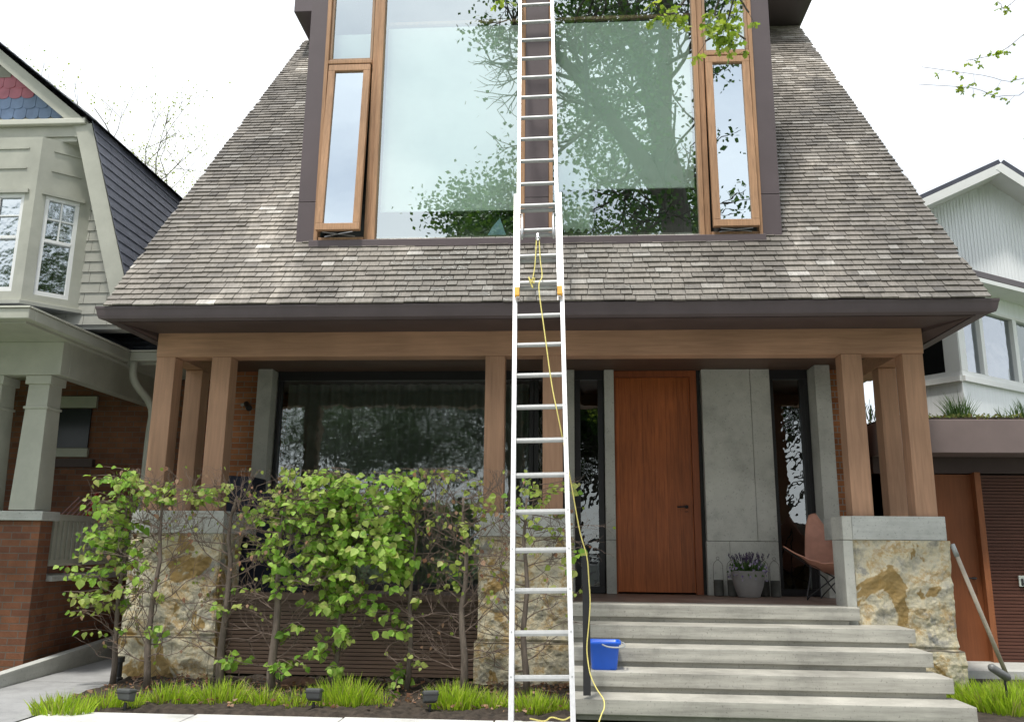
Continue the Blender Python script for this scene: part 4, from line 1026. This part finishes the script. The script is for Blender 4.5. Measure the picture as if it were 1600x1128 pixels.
nbb(MB().tube(smoothpath(ds, 3), .05, 8), 'downspout', 'nb_trim', smooth=True)
# red folding chair on the porch
rc = thing('red_deck_chair', (-6.2, 10.3, .95), 'folded red slatted chair leaning on the neighbour porch behind the railing', 'chair')
m_ = MB()
for k in range(5): m_.bar((-6.50+.07*k, 10.2, 1.45), (-6.25+.07*k, 10.5, 1.92), .012, .012)
m_.build('slats', plain('pale_pink_slat', (.5,.3,.3), .5), rc); MB().bar((-6.14,10.2,.95),(-6.02,10.5,1.98),.03,.03).bar((-6.52,10.15,1.43),(-6.1,10.15,1.43),.03,.03).build('frame', M['red'], rc)
# driveway side kerb
kb = MB().hexa([(-5.50,7.6,-.02),(-5.40,7.6,-.02),(-5.62,11.5,-.02),(-5.74,11.5,-.02)],[(-5.50,7.6,.10),(-5.40,7.6,.10),(-5.62,11.5,.27),(-5.74,11.5,.27)])
tag(kb.build('driveway_edging', M['cap'], loc=(-5.5,9,0), bevel=.006), kind='structure')

# ------------------------------------------------------------------ right: garage and white house
ga = thing('garage', (5.0, 10.5, 0), 'low flat roofed garage with cedar door and dark slat cladding at right', 'garage')
GYF = 10.35
def gbb(mb, name, mat, **k): return mb.build(name, M[mat] if isinstance(mat, str) else mat, ga, **k)
gbb(MB().box(3.75, 9, GYF-.02, 11.8, 2.50, 2.90), 'roof_fascia', 'fascia_r', bevel=.008)
gbb(MB().box(3.75, 9, GYF+.45, GYF+.6, 2.30, 2.498).box(3.75,9,GYF+.6,GYF+.62,0.1,2.3), 'door_head', 'soffit')
gd = gbb(MB().box(4.2, 4.93, GYF+.50, GYF+.55, .10, 2.29), 'garage_door', wood('cedar_side_door', (.24, .08, .03), 'z', 1.4, .5, None, .15), bevel=.003)
MB().tube([(4.84,GYF+.5,1.05),(4.84,GYF+.44,1.05)], .015, 8).tube([(4.85,GYF+.44,1.05),(4.74,GYF+.44,1.05)], .009, 8).build('handle', M['black'], gd)
gbb(MB().box(4.93,5.0,GYF+.40,GYF+.55,.10,2.31), 'door_frame', wood('cedar_side_frame', (.30, .11, .045), 'z', 1.4, .5))
sk = MB()
for i in range(56): sk.box(5.0, 9, GYF+.46, GYF+.485, .10+i*.039, .10+i*.039+.031)
gbb(sk, 'slat_cladding', wood('red_brown_slats', (.11, .045, .03), 'x'))
gbb(MB().box(3.76,3.9,GYF+.6,14,0,2.5), 'side_wall', 'interior')
sn = thing('number_plaque', tuple(at(1594,907,GYF+.43)), 'small grey plaque on the dark slats at the right edge', 'sign')
c_ = at(1592,899,GYF+.43); e_ = at(1594,916,GYF+.43)
MB().box(c_.x, c_.x+.25, GYF+.435, GYF+.455, e_.z, c_.z).build('plate', M['sign'], sn, bevel=.003)
ik = MB()
for x0, x1, z0, z1 in ((.02,.05,.02,.09),(.02,.05,.012,.022),(.065,.09,.02,.05),(.065,.09,.07,.10),(.105,.115,.02,.10)):
    ik.box(c_.x+x0, c_.x+x1, GYF+.430, GYF+.434, e_.z+z0, min(e_.z+z1, c_.z-.01))
ik.build('lettering', M['ink'], sn)
# green roof
gr = MB(); gr.noflip = True
for k in range(5200):
    x = rnd(3.78, 6.6); y = rnd(GYF, 11.9); d = Vector((rnd(-1,1), rnd(-1,1), rnd(.0,1)))
    blade_leaf(gr, Vector((x, y, 2.90+rnd(0,.07)+.03*noise.noise(Vector((x*4,y*4,0))))), d, rnd(.02,.05), rnd(.015,.03))
tag(gr.build('roof_garden', M['sedum'], loc=(5,11,2.9)), 'low sedum ground cover growing on the garage roof edge', 'ground cover', kind='stuff')
struct(MB().box(3.78,9,GYF+.02,11.79,2.901,2.93), 'roof_soil', M['soil'])
for k, (px, lb, n, h) in enumerate([(1500,'tall dark grass clump on the garage roof below the white bay corner',150,.36),(1578,'thin dark grass clump on the garage roof right of the tallest one',20,.24),(1600,'dark grass clump on the garage roof at the right edge',60,.30),(1362,'dark grass clump on the garage roof seen between the right columns',70,.3)]):
    q = at(px, 650, GYF+.25); t_ = tuft(q.x, q.y, .14, .1, n, h, M['grass_dk'], lb, 'grass clumps on the garage roof'); t_.location.z = 2.92

wh = thing('white_house', (6.5, 13, 0), 'white boarded house with corner bay windows and gable beyond the garage', 'house')
def wb(mb, name, mat, **k): return mb.build(name, M[mat] if isinstance(mat, str) else mat, wh, **k)
cr = at(1503, 590, 12.0); k45 = .70
dL = Vector((-.62, .78, 0)).normalized(); dR = Vector((.80, .60, 0)).normalized()
def solve(px, py, o, d):       # distance along d from o so that it projects to px (same height plane irrelevant)
    r = fw + rt*((px-PW/2)/FPX) - up*((py-PH/2)/FPX)
    # intersect ray with vertical plane through o, dir d
    n = Vector((-d.y, d.x, 0)); t = (o-CAM).dot(n)/r.dot(n); return CAM + r*t
o12 = Vector((cr.x, 12.0, 0))
wl = solve(1430, 600, o12, dL); wr = solve(1700, 600, o12, dR)
zs, zt2 = cr.z, at(1503, 470, 12.0).z
ends_ = [Vector((wl.x, wl.y, 0)), o12, Vector((wr.x, wr.y, 0))]
lowr = MB(); upr = MB(); fr = MB(); gl = MB()
def wface(a, b, mb, z0, z1, o0, o1, s0=0, s1=None):
    d = (b-a); L_ = d.length; d.normalize(); out = Vector((d.y, -d.x, 0)); s1 = L_ if s1 is None else s1
    P = lambda s, z, o: Vector((*(a+d*s+out*o).xy, z))
    mb.hexa([P(s0,z0,o0),P(s1,z0,o0),P(s1,z0,o1),P(s0,z0,o1)],[P(s0,z1,o0),P(s1,z1,o0),P(s1,z1,o1),P(s0,z1,o1)])
for a, b in ((ends_[0], ends_[1]), (ends_[1], ends_[2])):
    L_ = (b-a).length
    wface(a, b, lowr, 2.5, zs-.02, -.1, 0); wface(a, b, upr, zt2+.0, zt2+.32, -.1, 0)
    wface(a, b, fr, zs-.05, zs+.03, -.09, .05); wface(a, b, fr, zs+.031, zs+.11, -.09, .012); wface(a, b, fr, zt2-.04, zt2-.001, -.09, .012)
    xs_ = ([L_-.14, L_-.09], [L_-1.6, L_-1.5]) if a is ends_[0] else ([0.0,.16], [.60,.69], [1.55,1.66], [2.4,2.5])
    if a is ends_[0]: wface(a, b, fr, zs+.11, zt2-.041, -.09, .01, L_-.22, L_)
    for s0, s1 in (xs_ if a is not ends_[0] else ()): wface(a, b, fr, zs+.111, zt2-.041, -.09, .012, s0, s1)
    wface(a, b, gl, zs+.03, zt2-.02, -.06, -.05)
wb(lowr, 'bay_wall', 'white_wall'); wb(upr, 'bay_frieze', 'white_wall'); f2 = wb(fr, 'window_frame', 'white', bevel=.003)
wb(gl, 'window_pane', glass('white_house_glass', .03, 0, (.35,.34,.34), (.8,.85,.9), .25, 4))
wb(MB().slab([Vector((ends_[0].x+.3, ends_[0].y+.5, 2.5)), Vector((o12.x, 12.45, 2.5)), Vector((ends_[2].x, ends_[2].y+.5, 2.5))], (0,0,3)), 'dark_room', 'interior')
# bay roof overhang
q0 = solve(1512,424,o12+Vector((0,-.45,0)),dR); q1 = solve(1700,492,o12+Vector((0,-.45,0)),dR)
ov = [Vector((o12.x-.25, 12.0-.50, 0)), Vector((ends_[2].x+.3, ends_[2].y-.5, 0)), Vector((ends_[2].x+.3, ends_[2].y+1.2, 0)), Vector((o12.x-1.0, 13.6, 0)), Vector((ends_[0].x-.3, ends_[0].y-.3, 0))]
zf = zt2+.24
wb(MB().slab([Z(p, zf) for p in ov], (0,0,.06)), 'bay_soffit', 'white'); wb(MB().slab([Z(p, zf+.062) for p in ov], (0,0,.10)), 'bay_gutter', 'dark_metal', bevel=.01)
# gable
WG = 14.0
ap_, lf_, rg_ = at(1545,272,WG), at(1395,340,WG), at(1700,372,WG)
wb(MB().slab([(lf_.x-.3, WG, 2.5), (12.0, WG, 2.5), (12.0, WG, rg_.z), (rg_.x, WG, rg_.z-.1), (ap_.x, WG, ap_.z-.1), (lf_.x-.3, WG, lf_.z-.18)], (0,.2,0)), 'gable_wall', 'white_wall')
bb_ = MB(); xq = lf_.x-.3
while xq < 12:
    zt_ = (ap_.z-.14-(ap_.x-xq)*(ap_.z-lf_.z)/(ap_.x-lf_.x)) if xq < ap_.x else (ap_.z-.14-(xq-ap_.x)*(ap_.z-rg_.z)/(rg_.x-ap_.x))
    bb_.box(xq, xq+.011, WG-.008, WG-.0005, 4.5, max(4.6, zt_)); xq += .055
wb(bb_, 'board_ribs', 'white_wall')
rk = MB(); rk2 = MB()
for a, b in ((lf_, ap_), (ap_, rg_)):
    d = (b-a).normalized(); n = Vector((-d.z, 0, d.x)); A, B = Vector((a.x, WG-.42, a.z)), Vector((b.x, WG-.42, b.z))
    if a is ap_: A.y -= .005; B.y -= .005
    rk.slab([A, B, B-n*.14, A-n*.14], (0,.45,0)); rk2.slab([A+n*.075, B+n*.075, B+n*.002, A+n*.002], (0,6,0))
rk.box(ap_.x-.09, ap_.x+.09, WG-.418, WG+.02, ap_.z-.16, ap_.z-.03)
wb(rk, 'rake_board', 'white'); wb(rk2, 'roof', plain('dark_blue_metal_roof', (.07,.075,.10), .5))

# ------------------------------------------------------------------ trees
def rleaf(mb, p, s):
    d = Vector((rnd(-1,1), rnd(-1,1), rnd(-1,.4))).normalized(); n = d.cross(Vector((rnd(-1,1), rnd(-1,1), rnd(-1,1)))).normalized()
    mb.add([p, p+d*s*.5+n*s*.4, p+d*s, p+d*s*.5-n*s*.4], [(0,1,2,3)])
def tree(name, x, y, h, r_, label, cat, group=None, leaves=6000, ls=.12, mat='leaf_tree', crown0=.35, seed=0, dens=1.0, gaps=.0, bark='bark_big', zz=0, thin=1):
    random.seed(seed); t = thing(name, (x, y, zz), label, cat, group); tw = MB(); tips = []
    def grow(p, d, rr, l, dep):
        pts = [p]; q = p; dd = d
        for _ in range(4):
            dd = (dd+Vector((rnd(-.22,.22), rnd(-.22,.22), rnd(-.1,.2)))).normalized(); q = q+dd*l/4; pts.append(q)
        tw.tube(pts, [rr*thin*(1-.12*m) for m in range(5)], 7 if rr > .08 else 4, cap=False); tips.append(q); 
        if dep < 2: tips.extend(pts[2:4])
        if dep > 0:
            for _ in range(3 if dep > 1 else 4):
                dn = (dd*.8+Vector((rnd(-1,1), rnd(-1,1), rnd(-.35,.7)))).normalized(); grow(pts[random.randint(2,4)], dn, rr*.58, l*rnd(.6,.82), dep-1)
    tp = [Vector((x+.04*h*.3*math.sin(k), y, zz+h*crown0*k/3)) for k in range(4)]
    tw.tube(tp, [h*.026*(1-.12*k) for k in range(4)], 10, cap=False)
    for k in range(6):
        a = k*1.05+rnd(-.3,.3); grow(tp[-1]-Vector((0,0,rnd(0,.12)*h)), Vector((math.cos(a)*.9, math.sin(a)*.9, rnd(.5,1.3))).normalized(), h*.013, h*(1-crown0)*.42, 4 if leaves > 3000 else 3)
    tw.noflip = True; tw.build('trunk', M[bark], t)
    lf = MB(); lf.noflip = True; n = leaves//max(1, len(tips))+1; sp_ = r_*(.13 if leaves < 50000 else .07)
    for q in tips:
        if random.random() < gaps: continue
        for _ in range(n): rleaf(lf, q+Vector((random.gauss(0,sp_), random.gauss(0,sp_), random.gauss(0,sp_*.8))), ls*rnd(.7,1.3))
    lf.build('crown', M[mat], t); random.seed(seed+99); return t
# the big street maple behind the viewer: trunk, forks and limbs reflected in the right pane
random.seed(21)
mt = thing('street_maple', (3.2, -4.2, 0), 'huge maple with forked trunk, its young leaves hanging over the top of the dormer', 'tree')
tw = MB(); tips = []
def grow2(p, d, rr, l, dep, mx=5):
    pts = [p]; q = p; dd = d.normalized()
    for _ in range(5):
        dd = (dd+Vector((rnd(-.2,.2), rnd(-.2,.2), rnd(-.12,.16)))).normalized(); q = q+dd*l/5; pts.append(q)
    tw.tube(pts, [rr*(1-.1*m) for m in range(6)], 8 if rr > .08 else 4, cap=False); tips.append(q)
    if dep <= 1: tips.extend(pts[2:5])
    if dep > 0:
        for _ in range(3):
            grow2(pts[random.randint(2,5)], dd*.75+Vector((rnd(-1,1), rnd(-1,1), rnd(-.5,.6))), rr*.6, l*rnd(.58,.8), dep-1)
def refl(px, py, D):        # where a ray mirrored in the dormer glass reaches y = -D
    p = at(px, py, DF); d = (p-CAM); d.y = -d.y; return p + d*((DF+D)/DF)
D0 = 4.2
F0 = refl(1058,345,D0); F1 = refl(1035,200,D0); F2 = refl(1040,60,D0); F2.z += 0
L1_ = refl(985,225,D0); L2_ = refl(930,150,D0-.6); L3_ = refl(870,85,D0-1.2); T2 = refl(990,60,D0)
T2b = refl(960,20,D0)
tw.tube([Vector((3.0,-D0,-.1)), Vector((3.05,-D0,F0.z*.5)), F0, F1.lerp(F0,.4), F1], [.55,.44,.40,.33,.27], 14, cap=False)
tw.tube(smoothpath([F1.lerp(F0,.4), F1, F2, F2+Vector((.1,.2,2.5))], 3), [.30]*3+[.26]*3+[.2]*3+[.1], 12, cap=False)
tw.tube(smoothpath([F0.lerp(F1,.45), T2.lerp(F1,.5), T2, T2b+Vector((0,0,1.6))], 3), [.26]*3+[.22]*3+[.16]*3+[.09], 12, cap=False)
tw.tube(smoothpath([F0+Vector((0,0,.2)), L1_, L2_, L3_, L3_+Vector((-1.2,.3,.8))], 3), [.30,.28,.27,.25,.24,.22,.2,.18,.16,.14,.12,.1,.06], 12, cap=False)
anch = []
for a, b in ((F1,F2),(L1_,L2_),(L2_,L3_),(T2,T2b),(F0,F1),(F2,F2+Vector((0,0,2)))):
    for k in range(5): anch.append(a.lerp(b, rnd(0,1)))
for a in anch: grow2(a, Vector((rnd(-1,1), rnd(-1,1), rnd(-.5,.9))), .075, rnd(1.2,2.1), 3)
for k in range(6): grow2(L3_+Vector((rnd(-.8,.3),0,rnd(-.2,.5))), Vector((rnd(-1.2,-.2), rnd(-.4,.8), rnd(-.8,.4))), .055, rnd(1.0,1.6), 3)
crown = MB(); crown.noflip = True
for q in tips:
    if q.x < -5.2: continue
    if noise.noise(q*.8) < .03: continue
    for _ in range(4): rleaf(crown, q+Vector((random.gauss(0,.22), random.gauss(0,.22), random.gauss(0,.2))), rnd(.09,.16))
# reaching limb with young leaves seen at the top of the frame
yl = MB(); yl.noflip = True
def sprigs(pts, n, s, spread=.07, lo=.0):
    P = smoothpath(pts, 6)
    for k in range(n):
        q = P[int(rnd(lo,1)*(len(P)-1))]
        e = q+Vector((rnd(-1,1)*spread, rnd(-1,1)*spread, rnd(-1.2,.3)*spread))
        tw.tube([q, e], .0015, 3, cap=False)
        for _ in range(5):
            d = Vector((rnd(-1,1), rnd(-1,1), rnd(-1,.1))).normalized(); nn = d.cross(Vector((rnd(-1,1), rnd(-1,1), rnd(-1,1)))).normalized(); l = s*rnd(.6,1.2)
            yl.add([e, e+d*l*.3+nn*l*.28, e+d*l*.45+nn*l*.12, e+d*l*.7+nn*l*.3, e+d*l, e+d*l*.7-nn*l*.3, e+d*l*.45-nn*l*.12, e+d*l*.3-nn*l*.28], [(0,1,2,6,7),(2,3,4,5,6)])
src = F0+Vector((.3,.4,-1.5))
mid_ = Vector((2.2, 1.5, 5.6)); mid2 = Vector((1.4, 3.4, 4.75))
tw.tube(smoothpath([src, Vector((2.8,-1.2,7.6)), mid_, mid2], 6), [.12-.0055*k for k in range(19)], 8, cap=False)
b1_ = [mid2, at(1090,-20,4.0), at(1050,22,3.95), at(1022,5,3.9)]; b2_ = [mid2, at(1130,-10,4.0), at(1138,40,4.0), at(1165,62,4.0)]; b3_ = [at(1138,40,4.0), at(1120,55,4.0), at(1102,65,4.0)]
b4_ = [mid2, at(950,-60,4.1), at(830,-30,4.1), at(775,2,4.1)]; b5_ = [at(1138,30,4.0), at(1150,-5,4), at(1170,20,4.0)]
for b in (b1_, b2_, b3_, b4_, b5_): tw.tube(smoothpath(b, 5), .005, 5, cap=False)
sprigs(b1_, 16, .05, .06, .45); sprigs(b2_, 20, .05, .06, .45); sprigs(b3_, 12, .05); sprigs(b4_, 5, .045, .04, .85); sprigs(b5_, 7, .045, .05)
# right side wisps
rs0 = Vector((5.4, 6.2, 7.4))
tw.tube(smoothpath([Vector((3.3,-D0,F0.z*.8)), Vector((4.6,.5,9.2)), rs0], 5), [.10-.006*k for k in range(11)], 6, cap=False)
for pts, n in (([rs0, at(1640,10,7), at(1590,62,7), at(1555,85,7), at(1510,95,7)], 13), ([rs0, at(1650,70,7), at(1590,125,7), at(1535,118,7), at(1440,105,7)], 12), ([rs0, at(1640,100,7), at(1570,150,7), at(1520,138,7), at(1435,132,7)], 12), ([rs0, at(1600,-10,7), at(1560,5,7)], 8), ([rs0, at(1660,190,7), at(1605,210,7)], 4)):
    tw.tube(smoothpath(pts, 4), .0028, 4, cap=False); sprigs(pts, n, .045, .05, .35)
tw.noflip = True
tw.build('trunk', M['bark_big'], mt, smooth=True); crown.build('crown', M['leaf_tree'], mt); yl.build('young_leaves', M['leaf_young'], mt)
GB = 'trees across the street'
TR = [(-.9,-24,20,8,'dense tall tree across the street, left of centre',76000,.22),(5.0,-25,21,9,'dense tall tree across the street, right of centre',76000,.25),(10,-23,19,10,'broad dense tree across the street, right side',9000,.25),
 (-9.5,-30,11,6,'thin leaved tree set back between the dense tree and the left ones',9000,.3),(-14,-28,12,6,'thin leaved tree across the street, second from left',9000,.3),(-27,-21,19,9,'leftmost tall tree across the street',8000,.25),(15.5,-8.5,17,8,'tall tree on the near side of the street at far right',9000,.25),(20,-25,15,9,'tree across the street at the far right end',6000,.25),(.2,-31,12,6,'thin leaved tree set back in the middle',9000,.3)]
for i, (x, y, h, r_, lb, nl, c0_) in enumerate(TR): tree('broadleaf_tree', x, y, h, r_, lb, 'tree', GB, nl, .17 if h < 15 else (.23 if nl > 40000 else .24), seed=40+i, crown0=c0_, gaps=.15 if h < 15 else 0)
for i, (x, y, h, lb) in enumerate([(-21.0,34,22.0,'leafless glare-paled tree rising above the neighbour roof, leftmost of three'),(-19.4,36,19.8,'small bare tree top between the two taller bare trees'),(-16.8,35,21.0,'bare tree top nearest the shingled roof edge')]):
    tree('bare_tree', x, y, h, 1.6, lb, 'tree', 'bare trees behind the houses', 3200, .09, 'leaf_yel', .5, seed=70+i, bark='glare_pale_bark', thin=.36)
# parked car on the street, mirrored in the door side glass
car = thing('parked_car', (.9, -5.2, 0), 'silver hatchback parked at the kerb, mirrored in the glass beside the door', 'car')
def cs(x, w0, zb, zt, wt):
    return [(x,-5.2-w0,zb),(x,-5.2-w0*1.04,zb+(zt-zb)*.5),(x,-5.2-w0*.98,zt-.03),(x,-5.2-wt,zt),(x,-5.2+wt,zt),(x,-5.2+w0*.98,zt-.03),(x,-5.2+w0*1.04,zb+(zt-zb)*.5),(x,-5.2+w0,zb)]
lf = loft([cs(x-1.2,w_,a,b,c) for x,w_,a,b,c in ((0,.70,.38,.62,.55),(.08,.80,.25,.74,.66),(.6,.86,.2,.90,.74),(1.25,.87,.2,1.0,.78),(3.6,.87,.2,1.02,.78),(4.05,.84,.22,.98,.74),(4.15,.76,.35,.90,.66))])
lf.f.append(tuple(len(lf.v)-8+k for k in range(8)))
lf.build('body', plain('silver_paint', (.5,.52,.54), .25, .6, .03, 3, .02, .6), car, smooth=False, bevel=.02)
gh = loft([[(x-1.2,-5.2-w_,1.0),(x2-1.2,-5.2-w2,1.44),(x2-1.2,-5.2+w2,1.44),(x-1.2,-5.2+w_,1.0)] for x,x2,w_,w2 in ((1.2,1.85,.78,.60),(2.6,2.6,.79,.62),(3.95,3.5,.77,.60))]); gh.f.append((8,9,10,11))
gh.build('glasshouse', M['lens'], car); MB().box(.65,2.3,-5.79,-4.61,1.441,1.47).build('roof', plain('silver_roof', (.5,.52,.54), .25, .6), car, bevel=.02)
for wx in (-.45, 2.15):
    for wy in (-5.2-.82, -5.2+.64):
        o = MB().tube([(wx,wy,.31),(wx,wy+.18,.31)], .31, 24).build('wheel', M['black'], car); MB().tube([(wx,wy-.006,.31),(wx,wy+.186,.31)], .19, 12).build('rim', M['steel'], o)
for wy in (-5.2-.6, -5.2+.6): MB().lathe((-1.13,wy,.66),[(.07,-.04),(.09,0),(.07,.04)],12).build('headlight', M['white'], car)
